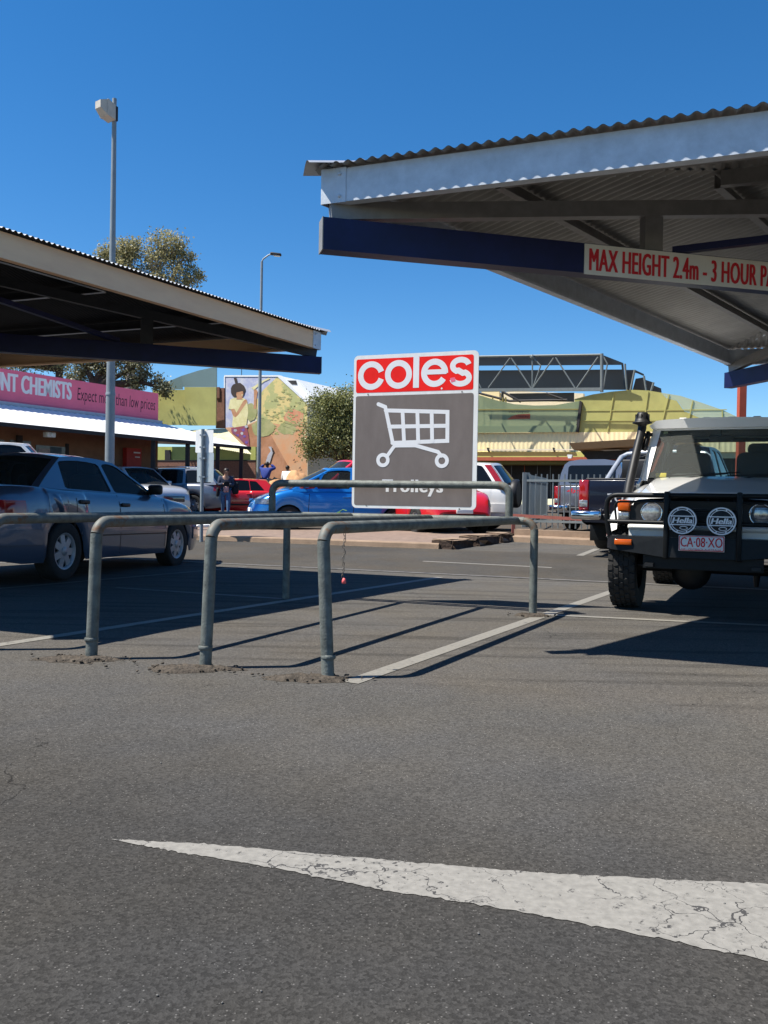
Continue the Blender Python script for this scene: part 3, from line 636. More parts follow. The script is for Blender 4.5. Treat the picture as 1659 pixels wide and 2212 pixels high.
sp_ = [(c[0] + 0.074 * math.cos(R(a)), c[1] + 0.0535 + 0.0535 * math.sin(R(a))) for a in range(10, 250, 12)] + [(c[0] - 0.02, c[1] + 0.012), (c[0] + 0.02, c[1] - 0.012)] + [(c[0] + 0.078 * math.cos(R(a)), c[1] - 0.0535 + 0.0535 * math.sin(R(a))) for a in range(58, -171, -12)]
stroke(mb, sp_, 0.05, q(0))
mb.build('logo_lettering', 'white_ink', red)
mb = MB(); w_ = 0.0355; L_ = [
 [(412, 668), (492, 702), (576, 1103)], [(496, 740), (1193, 772), (1189, 1086), (572, 1104)], [(536, 922), (1190, 922)], [(690, 750), (706, 1098)], [(858, 757), (866, 1094)], [(1018, 764), (1022, 1090)],
 [(514, 1246), (596, 1136), (640, 1134), (835, 1134), (1086, 1206), (1122, 1250)]]
for i, l in enumerate(L_): stroke(mb, [s2(*p) for p in l], w_ * (1 if i != 6 else 0.95), fl(0.0018 + 0.0002 * i), cap0=True, cap1=True)
for cx, cy in ((462, 1295), (1128, 1303)): c = s2(cx, cy); stroke(mb, circ(c[0], c[1], 0.0485, 30), 0.034, fl(0.0034), closed=True)
mb.build('trolley_pictogram', 'white_ink', gry)
mb = MB(); x0, y0 = s2(452, 1695); x1, y1 = s2(1138, 1512); put_text(mb, 'Trolleys', fl(0.002), x0, x1, y0, y1, bold=0.012, spacing=1.08, fat=.005); mb.build('lettering', 'white_ink', gry)
mb = MB()
mb = MB(); mb.fill([[s2(1222, 405), s2(1275, 398), s2(1282, 440), s2(1236, 452)]], fl(0.0032)); mb.build('torn_sticker', 'pink', red)
mb = MB(); mb.fill([circ(*s2(1130, 515), .009, 10)], fl(0.0024)); mb.build('torn_sticker', 'paper', red)
for cx, cy in ((292, 555), (1352, 558), (263, 1803), (1316, 1825)): mb = MB(); mb.disc(sp(cx, cy, 0.003), SN, 0.007, 10); mb.build('rivet', 'chain', sg)
mb = MB()
for t_ in (0.22, 0.95): mb = MB(); mb.beam(so_ + SX * t_ + SN * -0.03 + Vector((0, 0, -0.04)), so_ + SX * t_ + SN * -0.03 + Vector((0, 0, SH - 0.05)), 0.04, 0.03); mb.build('bracket', 'galv', sg)

# ================================================================== the two pitched shade canopies
def canopy(T, C, bvec, fascia_mat, label, rise, lam, signed, strut_t, brace_t, near_sign, stl='steel', und='dusty'):
    T = Vector((*T, 0)); C = Vector((*C, 0)); bvec = Vector((*bvec, 0)); a = T - C
    corners = [T, C + bvec, C - a, C - bvec]                          # tip, far or near side corners, opposite tip
    root = thing('shade_canopy', label, 'canopy', (C.x, C.y, 0), group='pitched car park canopies')
    HB, BH, BW = 2.41, 0.19, 0.115; HE = 2.90; Z = Vector((0, 0, 1)); apex = C + Z * (HE + rise)
    for (p, qv) in ((corners[0], corners[2]), (corners[1], corners[3])):
        d = (qv - p).normalized(); sp2 = d.cross(Z) * 0
        if p is corners[0]:
            mb = MB(); mb.beam(p + Z * (HB + BH / 2), qv + Z * (HB + BH / 2), BW, BH); mb.build('cross_beam', 'navy', root)
            mb = MB(); mb.box(p + Z * (HB + BH / 2) - d * 0.003, (0.006, BW + .004, BH + .004), 0, d, d.cross(Z)); mb.build('beam_end_plate', 'steel', root)
        else:
            for s_, e_ in ((p, C - d * (BW / 2 + .002)), (C + d * (BW / 2 + .002), qv)):
                mb = MB(); mb.beam(s_ + Z * (HB + BH / 2), e_ + Z * (HB + BH / 2), BW, BH); mb.build('cross_beam', 'navy', root)
    for p in corners:                                                # sloping hip chords and their struts
        d = (C - p).normalized(); L = (C - p).length
        lo = p + d * 0.05 + Z * 2.645; hi = C - d * 0.06 + Z * (2.645 + rise)
        mb = MB(); mb.beam(lo, hi, 0.075, 0.10); mb.build('hip_chord', stl, root)
        for st in (strut_t, strut_t + 1.55):
            if st > L - 0.4: continue
            zb = HB + BH; zt = 2.595 + rise * st / L
            mb = MB(); mb.box(p + d * st + Z * (zb + zt) / 2, (0.13, 0.07, zt - zb), 0, d, d.cross(Z)); mb.build('strut', stl, root)
    for i in range(4):                                               # four roof slopes
        A, B = corners[i], corners[(i + 1) % 4]; e = (B - A); Ls = e.length; e.normalize()
        inn = (C - A) - e * (C - A).dot(e); D = inn.length; inn.normalize(); s0 = (C - A).dot(e); sl_ = rise / D
        mb = MB(); n = int(Ls / lam * 8); vs = []; ov = 0.065; amp = 0.0095 if lam > 0.06 else 0.008
        for k in range(n + 1):
            s_ = Ls * k / n; f = s_ / s0 if s_ < s0 else (Ls - s_) / (Ls - s0); dm = D * max(0.0, f)
            w = amp * math.cos(2 * math.pi * s_ / lam)
            for dist in (-ov, dm): vs.append(A + e * s_ + inn * dist + Z * (HE + 0.012 + sl_ * dist + w))
        mb.add(vs, [(2 * k, 2 * k + 1, 2 * k + 3, 2 * k + 2) for k in range(n)], 0, True)
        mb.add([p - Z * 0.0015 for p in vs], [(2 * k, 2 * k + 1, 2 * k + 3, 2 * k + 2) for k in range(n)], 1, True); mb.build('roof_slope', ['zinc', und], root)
        mb = MB(); off = -inn                                          # fascia: C section
        a0 = A + e * 0.07 + off * 0.0; b0 = B - e * 0.07
        mb.beam(a0 + Z * 2.79, b0 + Z * 2.79, 0.005, 0.196)
        mb.beam(a0 + inn * 0.033 + Z * 2.694, b0 + inn * 0.033 + Z * 2.694, 0.060, 0.005)
        mb.beam(a0 + inn * 0.062 + Z * 2.702, b0 + inn * 0.062 + Z * 2.702, 0.004, 0.02)
        mb.build('fascia', fascia_mat, root)
        dist = 0.62
        while dist < D - 0.25:                                         # purlins, parallel to the eave
            f = dist / D; pa = A + (apex - A) * 0; pa = A.lerp(C, f) + e * 0.06; pb = B.lerp(C, f) - e * 0.06; z = HE - 0.005 + sl_ * dist
            mb = MB(); mb.beam(pa + Z * (z - 0.05), pb + Z * (z - 0.05), 0.004, 0.10); mb.beam(pa + inn * .028 + Z * (z - .098), pb + inn * .028 + Z * (z - .098), 0.052, 0.004, 1)
            mb.beam(pa + inn * .054 + Z * (z - .09), pb + inn * .054 + Z * (z - .09), 0.003, 0.018)
            mb.build('purlin', [stl, 'zinc_under' if stl != 'steel' else 'steel'], root); dist += 0.92  # left canopy: paler lower flanges paint in the light on the lips
    for p, k in ((corners[0], 0), (corners[1], 1), (corners[2], 2), (corners[3], 3)):
        d = (C - p).normalized(); mb = MB(); L = (C - p).length; x = d.cross(Z)
        sl2 = rise / L; base = p - d * 0.10 + Z * (HE + 0.022 - sl2 * .1); end = C + Z * (HE + rise + 0.022)
        def hipcap(i, j): 
            c_ = base.lerp(end, i); t_ = (j - .5) * 2; return c_ + x * t_ * 0.11 + Z * (0.024 * math.cos(t_ * 1.3) - 0.03 * abs(t_) ** 1.5)
        mb.grid(hipcap, 6, 8); mb.build('hip_capping', 'zinc', root)
        pl = MB(); eA = (corners[(k + 1) % 4] - p).normalized(); eB = (corners[(k - 1) % 4] - p).normalized()
        for e_ in (eA, eB):
            nrm = e_.cross(Z).normalized(); nrm = nrm if nrm.dot(d) < 0 else -nrm
            pl.beam(p + nrm * .006 + Z * 2.79 - e_ * 0.003, p + e_ * 0.155 + nrm * .006 + Z * 2.79, 0.004, 0.205)
            for zz in (2.725, 2.855): pl.lathe([(0.0, .012), (.009, .011), (.011, .006), (.011, 0)], p + e_ * 0.115 + nrm * .008 + Z * zz, nrm, 8)
        pl.build('corner_plate', 'zinc_under', root)
    d = (C - T).normalized(); bp = T + d * brace_t; b2 = (near_sign * bvec + C); q2 = C.lerp(b2, 0.80)
    for tgt in (q2,):
        mb = MB(); dd = (tgt - bp).normalized(); mb.beam(bp + dd * .02 + Z * 2.622, tgt - dd * .05 + Z * 2.622, 0.05, 0.045); mb.build('diagonal_brace', 'navy', root)
    mb = MB(); mb.rbox(C + Z * 1.2, (0.2, 0.2, 2.4), 0.01, 0, d, d.cross(Z)); mb.build('post', 'steel', root)
    return root, corners, d
e1 = Vector((0.968, 0.25)); e1n = Vector((-0.25, 0.968))
Lc = Vector((-0.40, 5.13)); Cc = Lc + e1 * 5.9
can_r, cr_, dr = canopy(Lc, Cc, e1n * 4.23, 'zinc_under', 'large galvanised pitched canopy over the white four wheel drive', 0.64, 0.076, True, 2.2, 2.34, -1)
f1 = Vector((-0.945, -0.327)); f1n = Vector((0.327, -0.945)); Tl = Vector((-0.78, 10.07)); Cl = Tl + f1 * 4.15
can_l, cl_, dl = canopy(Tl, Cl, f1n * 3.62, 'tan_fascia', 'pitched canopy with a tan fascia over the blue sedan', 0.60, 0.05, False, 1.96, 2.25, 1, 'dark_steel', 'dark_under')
# height limit sign on the beam
SB = Vector((*(Lc + e1 * 1.687), 0)); nS = Vector((0.25, -0.968, 0)); d3 = Vector((*e1, 0)); SL = 1.86
hs = thing('height_limit_sign', 'long cream sign with red capitals fixed along the navy beam', 'sign', tuple(SB + Vector((0, 0, 2.4))))
o3 = SB + nS * (0.0575 + 0.010) + Vector((0, 0, 2.402)); mb = MB()
mb.fill([[(0, 0), (SL, 0), (SL, 0.192), (0, 0.192)]], lambda a, b: o3 + d3 * a + Vector((0, 0, b)), 0, lambda a, b: o3 + d3 * a - nS * 0.008 + Vector((0, 0, b))); mb.build('panel', 'cream_sign', hs)
mb = MB(); tf = lambda a, b: o3 + d3 * a + nS * 0.002 + Vector((0, 0, b))
put_text(mb, 'MAX HEIGHT 2.4m - 3 HOUR PARKING', tf, 0.035, 1.70, 0.024, 0.166, bold=0.0, spacing=1.07, fat=0.0048); mb.build('lettering', 'red_letter', hs)
# red post beyond the right-hand canopy
pp_ = P(1597, 1100, 13.2); gz = g(pp_.x, pp_.y); mb = MB()
mb.box((pp_.x, pp_.y, gz + 1.42), (0.105, 0.105, 2.84)); mb.box((pp_.x, pp_.y, gz + .01), (0.25, 0.25, 0.02)); 
tag(mb.build('steel_post', 'redpole', loc=(pp_.x, pp_.y, gz)), 'red painted square post rising behind the white four wheel drive', 'post')
# ================================================================== cars
def lerp(a, b, t): return a + (b - a) * t
def interp(pts, x):                                  # smooth curve through (x, z) points
    if x <= pts[0][0]: return pts[0][1]
    if x >= pts[-1][0]: return pts[-1][1]
    for i in range(len(pts) - 1):
        if x <= pts[i + 1][0]:
            x0, y0 = pts[i]; x1, y1 = pts[i + 1]
            m0 = (y1 - pts[i - 1][1]) / (x1 - pts[i - 1][0]) if i > 0 else (y1 - y0) / (x1 - x0)
            m1 = (pts[i + 2][1] - y0) / (pts[i + 2][0] - x0) if i + 2 < len(pts) else (y1 - y0) / (x1 - x0)
            h = x1 - x0; t = (x - x0) / h
            return (2*t**3 - 3*t*t + 1)*y0 + (t**3 - 2*t*t + t)*h*m0 + (-2*t**3 + 3*t*t)*y1 + (t**3 - t*t)*h*m1
FR = [0, .08, .22, .42, .62, .78, .90, 1.0]; FY = [.955, .978, .992, 1.0, .996, .985, .962, .915]
class Car:
    def __init__(s, **k):
        s.__dict__.update(dict(rf=0.62, taper_f=0.16, taper_r=0.10, sill=0.20, crown=0.03, wr=0.31, tw=0.2, spokes=5, seams=(), handles=(), pillars=(), windows_dark=False, far=False, roofmat=None, gh=True, hub='rim', claddings=None, trims=None, interior=True))
        s.__dict__.update(k); s.xf = s.L / 2; s.xr = -s.L / 2
    def hw(s, x):
        w = s.W / 2; tf = s.xf - 0.75; tr = s.xr + 0.65
        if x > tf: w *= 1 - s.taper_f * ((x - tf) / 0.75) ** 2.2
        if x < tr: w *= 1 - s.taper_r * ((tr - x) / 0.65) ** 2.2
        return w
    def zlow(s, x):
        z = s.sill
        for e, d in ((s.xf, x - (s.xf - .35)), (s.xr, (s.xr + .35) - x)):
            if d > 0: z += 0.05 * d / .35
        ra = s.wr * 1.14
        for a in (s.af, s.ar):
            if abs(x - a) < ra: z = max(z, s.wr + math.sqrt(ra * ra - (x - a) ** 2))
        return z
    def zsh(s, x): return interp(s.prof, x)
    def side_y(s, x, z):
        a, b = s.zlow(x), s.zsh(x); f = max(0, min(1, (z - a) / (b - a)))
        for i in range(len(FR) - 1):
            if f <= FR[i + 1]: return s.hw(x) * lerp(FY[i], FY[i + 1], (f - FR[i]) / (FR[i + 1] - FR[i]))
    def patch(s, mb, x0, x1, z0, z1, off=0.004, mi=0, sides=(1, -1), n=6, thick=0.0, rnd=True):
        for sd in sides:
            fn = lambda i, j: Vector((lerp(x0, x1, i), sd * (s.side_y(lerp(x0, x1, i), lerp(z0, z1, j)) + off), lerp(z0, z1, j)))
            mb.grid(fn, n, 3, mi)
            for jj in (0, 1):
                mb.grid(lambda i, j: fn(i, jj) - Vector((0, sd * (off + 0.004) * j, 0)), n, 1, mi)
            for ii in (0, 1):
                mb.grid(lambda i, j: fn(ii, j) - Vector((0, sd * (off + 0.004) * i, 0)), 1, 3, mi)
    def rail(s, x): 
        xm = (s.g['xf1'] + s.g['xr1']) / 2; h = (s.g['xf1'] - s.g['xr1']) / 2
        return s.g['zr'] - s.g.get('crown', .045) - 0.03 * ((x - xm) / h) ** 2
    def gy(s, z):
        b = (s.g['zbf'] + s.g['zbr']) / 2; return s.g['wb'] + (s.g['wr'] - s.g['wb']) * (z - b) / (s.g['zr'] - .06 - b)
    def belt(s, x): return lerp(s.g['zbr'], s.g['zbf'], (x - s.g['xr0']) / (s.g['xf0'] - s.g['xr0']))
    def ax(s, z):                                     # windscreen line
        t = (z - s.g['zbf']) / (s.rail(s.g['xf1']) - s.g['zbf']); return lerp(s.g['xf0'], s.g['xf1'], t) + .04 * t * (1 - t)
    def dx(s, z):
        t = (z - s.g['zbr']) / (s.rail(s.g['xr1']) - s.g['zbr']); return lerp(s.g['xr0'], s.g['xr1'], t) - s.g.get('rb', .03) * t * (1 - t) * 2
    def build(s, name, label, cat, loc, heading, group=None, scale=1.0, pitch=0.0):
        root = thing(name, label, cat, loc, math.atan2(heading[1], heading[0]), group, world=False, scale=scale); s.root = root
        if pitch: root.rotation_euler = (0, R(pitch), root.rotation_euler.z)
        # lower body
        mb = MB(); n = 44 if s.far else 96; xs = [lerp(s.xr, s.xf, i / n) for i in range(n + 1)]
        xs = sorted(set(xs + [s.xr + .015, s.xr + .05, s.xf - .015, s.xf - .05] + [a + sg_ * s.wr * 1.14 * k for a in (s.af, s.ar) for sg_ in (-1, 1) for k in (0.9999, .97, .9)]))
        rows = []
        for x in xs:
            a, b, w = s.zlow(x), s.zsh(x), s.hw(x); half = [(w * y, a + (b - a) * f) for f, y in zip(FR, FY)]
            half += [(w * .80, b + s.crown * .45), (w * .5, b + s.crown * .85), (0, b + s.crown)]
            rows.append([(x, y, z) for y, z in half] + [(x, -y, z) for y, z in reversed(half[:-1])])
        k = len(rows[0]); m0 = len(mb.m)
        mb.add([p for r in rows for p in r], [(i * k + j, i * k + j + 1, (i + 1) * k + j + 1, (i + 1) * k + j) for i in range(len(xs) - 1) for j in range(k - 1)], 0, True)
        if s.gh:
            q = 0
            for i in range(len(xs) - 1):
                for j in range(k - 1):
                    if 7 <= j <= k - 9 and s.g['xr0'] + .06 < xs[i] and xs[i + 1] < s.g['xf0'] - .04: mb.m[q] = 1
                    q += 1
        mb.poly(rows[0]); mb.poly(rows[-1]); s.nb = len(rows)
        body = mb.build('body', [s.paint, 'interior'], root); s.body = body
        mb = MB(); mb.box(((s.af + s.ar) / 2, 0, s.sill + .22), (s.L * .93, s.W - 2 * s.tw - .16, .40)); mb.build('underbody', 'black', root)
        # cabin
        if s.gh:
            g_ = s.g; mbS = MB(); up = []
            zt = s.rail(g_['xf1']); ztr = s.rail(g_['xr1'])
            ol = [(g_['xf0'] + .01, g_['zbf'] - .05)] + [(s.ax(lerp(g_['zbf'], zt, t)), lerp(g_['zbf'], zt, t)) for t in (0, .25, .5, .75, .93)]
            nx = 10; ol += [(lerp(g_['xf1'], g_['xr1'], t / nx), s.rail(lerp(g_['xf1'], g_['xr1'], t / nx))) for t in range(nx + 1)]
            ol += [(s.dx(lerp(g_['zbr'], ztr, t)), lerp(g_['zbr'], ztr, t)) for t in (.93, .75, .5, .25, 0)] + [(g_['xr0'] - .01, g_['zbr'] - .05)]
            holes = []; cuts = ['A'] + list(s.pillars) + ['D']
            for i in range(len(cuts) - 1):
                def edge(c, z, sd):
                    if c == 'A': return s.ax(z) - g_.get('am', .07)
                    if c == 'D': return s.dx(z) + g_.get('dm', .10) if 'd0' not in g_ else g_['d0'] + g_['ds'] * (z - g_['zbr'])
                    return c[0] + c[2] * (z - g_['zbf']) + sd * c[1] / 2
                f_ = lambda z, c=cuts[i]: edge(c, z, -1)
                r_ = lambda z, c=cuts[i + 1]: edge(c, z, 1)
                zb = lambda x: s.belt(x) + .015
                z1 = min(s.rail(f_(zt - .06)), zt + .02) - g_.get('tm', .055) if cuts[i] != 'A' else zt - .055
                z2 = s.rail(r_(ztr - .06)) - .055 if cuts[i + 1] != 'D' else min(ztr - .05, g_.get('dz', 9))
                pf = [(f_(lerp(zb(f_(1.)), z1, t)), lerp(zb(f_(1.)), z1, t)) for t in (.06, .35, .65, .94)]
                pr = [(r_(lerp(zb(r_(1.)), z2, t)), lerp(zb(r_(1.)), z2, t)) for t in (.94, .65, .35, .06)]
                xa, xb = pf[-1][0] - .04, pr[0][0] + .04
                tp = [(lerp(xa, xb, t), lerp(z1, z2, t) + .02 * (4 * t * (1 - t)) * (1 if xa - xb > .3 else 0)) for t in (0, .25, .5, .75, 1)] if xa > xb else []
                bt = [(lerp(pr[-1][0] + .03, pf[0][0] - .03, t), zb(lerp(pr[-1][0], pf[0][0], t))) for t in (0, .5, 1)]
                holes.append(pf + tp + pr + bt)
            for sd in (1, -1):
                mbS.fill([ol] + holes, lambda x, z: Vector((x, sd * s.gy(z), z)), 0, lambda x, z: Vector((x, sd * (s.gy(z) - .03), z)))
            wp = 'window'
            for h in holes:
                for sd in (1, -1):
                    mb = MB(); mb.fill([h], lambda x, z: Vector((x, sd * (s.gy(z) - .012), z)), 0); mb.build(wp, s.glassm, root)
            def screen(xb, xt, zb_, zt_, bow, front):
                def fn(v, j, off=0.0):
                    jj = 2 * j - 1; zz = lerp(zb_, zt_, v); w = s.gy(zz)
                    x0 = s.ax(zz) if front else s.dx(zz)
                    return Vector((x0 + (1 if front else -1) * (lerp(bow, .05, v) * (1 - jj * jj) + off), jj * w, zz + g_.get('crown', .045) * (1 - jj * jj) * v))
                return fn
            for front in (True, False):
                fn = screen(0, 0, (g_['zbf'] if front else g_['zbr']) - (.0), zt if front else ztr, g_.get('bow', .13) if front else g_.get('rbow', .09), front)
                lo = .03 if front else g_.get('rlo', .05); hi = .93 if front else .90; ed = .055 if front else g_.get('red', .075)
                mb = MB(); mb.grid(lambda i, j: fn(lerp(lo, hi, i), lerp(ed, 1 - ed, j), -.006), 6, 12); mb.build('windscreen' if front else 'rear_window', s.glassm, root)
                for (i0, i1, j0, j1) in ((0, 1, 0, ed), (0, 1, 1 - ed, 1), (hi, 1, ed, 1 - ed), (-.06, lo, ed, 1 - ed)):
                    mbS.grid(lambda i, j: fn(lerp(i0, i1, i), lerp(j0, j1, j)), 6, 8)
            mbS.build('window_frame', s.paint, root)
            mb = MB()
            def rf(i, j):
                x = lerp(g_['xf1'] + .0, g_['xr1'], i); jj = 2 * j - 1; w = s.gy(s.rail(x))
                bx = .05 * (1 - jj * jj) * ((1 - i) ** 6 - i ** 6)
                return Vector((x + bx, jj * w, s.rail(x) + g_.get('crown', .045) * (1 - jj * jj)))
            mb.grid(rf, 14, 12); mb.grid(lambda i, j: rf(i, j) - Vector((0, 0, .03)), 14, 12, 1); mb.build('roof', [s.roofmat or s.paint, 'interior'], root)
            if s.interior:
                for sx in s.seats if hasattr(s, 'seats') else (lerp(s.g['xf1'], s.g['xr1'], .25),):
                    for sy in (.36, -.36):
                        mb = MB(); mb.rbox((sx - .12, sy, s.g['zbf'] - .02), (.16, .46, .55), .06, 0, (1, 0, .22), (0, 1, 0)); mb.rbox((sx - .19, sy, s.g['zbf'] + .33), (.10, .25, .17), .04)
                        mb.build('seat', 'seat', root)
        # wheels
        hubm = s.hub; ty = MB(); r, w = s.wr, s.tw; ri = s.rf * r + .0
        ty.lathe([(ri, -w * .42), (ri + .02, -w * .47), (r * .93, -w * .5), (r * .985, -w * .44), (r, -w * .3), (r, w * .3), (r * .985, w * .44), (r * .93, w * .5), (ri + .02, w * .47), (ri, w * .42)], (0, 0, 0), (0, 1, 0), 20 if s.far else 36)
        rm = MB(); yo = w * .36
        rm.lathe([(ri + .004, w * .44), (ri - .012, w * .42), (ri - .022, yo - .02)], (0, 0, 0), (0, 1, 0), 28); rm.disc((0, yo - .045, 0), (0, 1, 0), ri, 28, 1)
        ns = s.spokes
        for i in range(ns):
            a = 2 * math.pi * i / ns; d = Vector((math.cos(a), 0, math.sin(a))); t = Vector((-d.z, 0, d.x)); w0, w1 = ri * .20, ri * (.20 if ns > 6 else .34)
            A = d * .02 + Vector((0, yo + .008, 0)); B = d * (ri - .008) + Vector((0, yo - .004, 0)); dn = Vector((0, -.02, 0))
            rm.hexa([A - t * w0 + dn, B - t * w1 + dn, B + t * w1 + dn, A + t * w0 + dn, A - t * w0, B - t * w1, B + t * w1, A + t * w0])
        rm.lathe([(0, yo + .02), (ri * .22, yo + .018), (ri * .26, yo + .008), (ri * .27, yo - .02)], (0, 0, 0), (0, 1, 0), 20)
        first = None
        for x, sd in ((s.af, 1), (s.af, -1), (s.ar, 1), (s.ar, -1)):
            if first is None:
                hb = MB(); hb.lathe([(.06, -w * .5), (.06, w * .1)], (0, 0, 0), (0, 1, 0), 12); hb.disc((0, -w * .2, 0), (0, 1, 0), ri * .8, 20)
                wh = hb.build('wheel', 'black', root); ty.build('tyre', 'rubber', wh); rm.build('rim', [hubm, 'black'], wh); first = wh
            else: wh = copy_tree(first, root)
            wh.location = (x, sd * (s.W / 2 - w / 2 - .02), r); wh.rotation_euler = (0, 0.4 * x, 0 if sd > 0 else math.pi)
        # seams, handles
        if s.seams:
            for (x, z0, z1, slope) in s.seams:
                for sd in (1, -1):
                    mb = MB(); pts = []
                    for i in range(9):
                        z = lerp(z0, z1, i / 8); xx = x + slope * (z - z0) ; pts.append((xx, z))
                    for (xa, za), (xb, zb2) in zip(pts[:-1], pts[1:]):
                        mb.quad(*[Vector((px + ex, sd * (s.side_y(px, pz) + .0025), pz)) for px, pz, ex in ((xa, za, -.006), (xa, za, .006), (xb, zb2, .006), (xb, zb2, -.006))])
                    mb.build('door_seam', 'black', root)
        for (x, z) in s.handles:
            for sd in (1, -1):
                mb = MB(); mb.rbox((x, sd * (s.side_y(x, z) + .012), z), (.19, .03, .045), .012); mb.build('door_handle', s.handlem, root)
        return root
    def light(s, name, x0, x1, z0, z1, m, off=.006, sides=(1, -1)):
        for sd in sides: mb = MB(); s.patch(mb, x0, x1, z0, z1, off, 0, (sd,)); mb.build(name, m, s.root)
    def endpiece(s, name, front, y0, y1, z0, z1, m, off=.008, rot=None):
        x = (s.xf if front else s.xr); sg_ = 1 if front else -1; mb = MB()
        mb.rbox((x + sg_ * off, (y0 + y1) / 2, (z0 + z1) / 2), (.03, abs(y1 - y0), z1 - z0), .01); return mb.build(name, m, s.root)
    def mirror(s, x, z, m='black', reach=.16):
        for sd in (1, -1):
            mb = MB(); y = s.gy(z) ; mb.rbox((x, sd * (y + reach * .65), z + .02), (.10, .19, .13), .035); mb.rbox((x + .02, sd * (y + .03), z - .02), (.06, .12, .04), .015); mb.build('wing_mirror', m, s.root)

def gp(x, y): return Vector((x, y, g(x, y)))
# ---------------------------------------------------------------- the blue sedan under the tan canopy
sed = Car(L=4.66, W=1.76, wr=.315, tw=.205, af=1.39, ar=-1.28, sill=.21, paint='p_blue_silver', glassm='glass', hub='hubcap', spokes=7, handlem='black', crown=.035, taper_f=.2, taper_r=.13,
    prof=[(-2.33, .66), (-2.29, .86), (-2.20, .955), (-1.9, .985), (-1.3, .975), (.9, .945), (1.15, .925), (1.7, .86), (2.1, .76), (2.24, .67), (2.33, .56)],
    g=dict(xf0=.92, xf1=.10, xr1=-1.02, xr0=-1.66, zbf=.945, zbr=.985, zr=1.42, wb=.775, wr=.575, d0=-1.17, ds=.22, am=.055, bow=.18, rbow=.14, dz=1.335, red=.05),
    pillars=[(-.18, .07, -.16)], seams=[(.98, .3, .93, -.05), (-.17, .25, .95, -.03), (-1.08, .42, .95, -.10)], handles=[(-.06, .83), (-.98, .85)], seats=(.1, -.75))
hd = Vector((0.215, 0.977)); rs = Vector((hd.y, -hd.x)); rw = Vector((-3.44, 9.12)); cc_ = rw - rs * (.85) + hd * 1.38
sd = sed.build('parked_car', 'blue silver sedan with a dented rear wing, shaded under the tan canopy', 'car', (cc_.x, cc_.y, g(cc_.x, cc_.y)), hd, 'parked cars', pitch=0.9)
sed.light('tail_light', -2.325, -1.98, .70, .845, 'tail'); sed.light('headlight', 1.98, 2.30, .60, .72, 'lens'); sed.mirror(.72, 1.02)
sed.light('side_moulding', -.98, 1.0, .50, .545, 'p_blue_silver', .012); sed.light('moulding_strip', -.98, 1.0, .468, .482, 'black', .009); sed.light('bumper', -2.32, -1.75, .40, .56, 'p_blue_silver', .02); sed.light('bumper', 1.84, 2.32, .38, .55, 'p_blue_silver', .02)
sed.endpiece('bumper', False, -.74, .74, .38, .58, 'p_blue_silver', .03); sed.endpiece('number_plate', False, -.19, .19, .68, .79, 'paper', .01); sed.endpiece('tail_light', False, -.74, -.45, .69, .84, 'tail', .002); sed.endpiece('tail_light', False, .45, .74, .69, .84, 'tail', .002)
mb = MB()                                                            # the dent: a buckled crease on the rear wing
def dent(i, j):
    x = lerp(-1.62, -1.28, i); z = lerp(.66, .93, j); y = sed.side_y(x, z); k = math.sin(math.pi * i) * math.sin(math.pi * j)
    return Vector((x, -(y + .003 + .028 * k * math.sin(9 * i + 5 * j)), z))
mb.grid(dent, 18, 14); mb.build('dented_panel', 'p_blue_silver', sd)

# ---------------------------------------------------------------- background cars
def at(u, v, d): p = P(u, v, d); return gp(p.x, p.y)
hatch = dict(crown=.03, taper_f=.26, taper_r=.14, far=True)
# bright blue hatchback, nose to the left
blu = Car(L=3.95, W=1.69, wr=.29, tw=.18, af=1.20, ar=-1.27, sill=.2, paint='p_blue', glassm='glass', handlem='p_blue', **hatch, spokes=7, hub='hubcap',
    prof=[(-1.97, .62), (-1.93, .86), (-1.8, .95), (.9, .95), (1.1, .95), (1.5, .86), (1.82, .72), (1.93, .60), (1.97, .50)],
    g=dict(xf0=1.12, xf1=.22, xr1=-1.35, xr0=-1.78, zbf=.955, zbr=1.0, zr=1.51, wb=.79, wr=.60, bow=.2, dm=.12), pillars=[(.62, .05, -.55), (-.22, .08, -.1)], seams=[(.78, .25, .94, -.05), (-.26, .25, .95, 0)], handles=[(-.10, .80), (-1.0, .83)])
hv = Vector((-.965, -.26)).normalized(); p = at(612, 1140, 19.8); c = p.xy - hv * 1.20
b_ = blu.build('parked_car', 'bright blue hatchback with its nose to the left, partly behind the trolley sign', 'car', gp(*c), hv, 'parked cars')
blu.light('headlight', 1.62, 1.93, .62, .74, 'lens'); blu.mirror(.82, 1.04, 'p_blue'); blu.endpiece('number_plate', True, -.19, .19, .42, .53, 'paper'); blu.light('tail_light', -1.95, -1.8, .7, 1.0, 'tail')
# red hatchback
redh = Car(L=4.2, W=1.76, wr=.31, tw=.19, af=1.27, ar=-1.31, sill=.19, paint='p_red', glassm='darkglass', handlem='p_red', **hatch, spokes=5,
    prof=[(-2.1, .60), (-2.07, .86), (-1.95, .98), (.9, .95), (1.2, .94), (1.7, .85), (2.0, .70), (2.1, .50)],
    g=dict(xf0=1.15, xf1=.28, xr1=-1.50, xr0=-1.90, zbf=.95, zbr=1.0, zr=1.50, wb=.80, wr=.60, bow=.17, dm=.42), pillars=[(.02, .12, -.08), (-.92, .02, .15)], seams=[(.9, .25, .94, -.05), (-.02, .25, .95, 0), (-1.0, .45, .95, -.1)], handles=[(.1, .83), (-.86, .86)])
hv = Vector((-.985, -.17)).normalized(); p = at(561, 1100, 31.6); p = gp(*(p.xy + hv * 1.31 * .9))
rh = redh.build('parked_car', 'red hatchback with dark windows between the grey wagon and the blue hatchback', 'car', gp(p.x, p.y), hv, 'parked cars', .9)
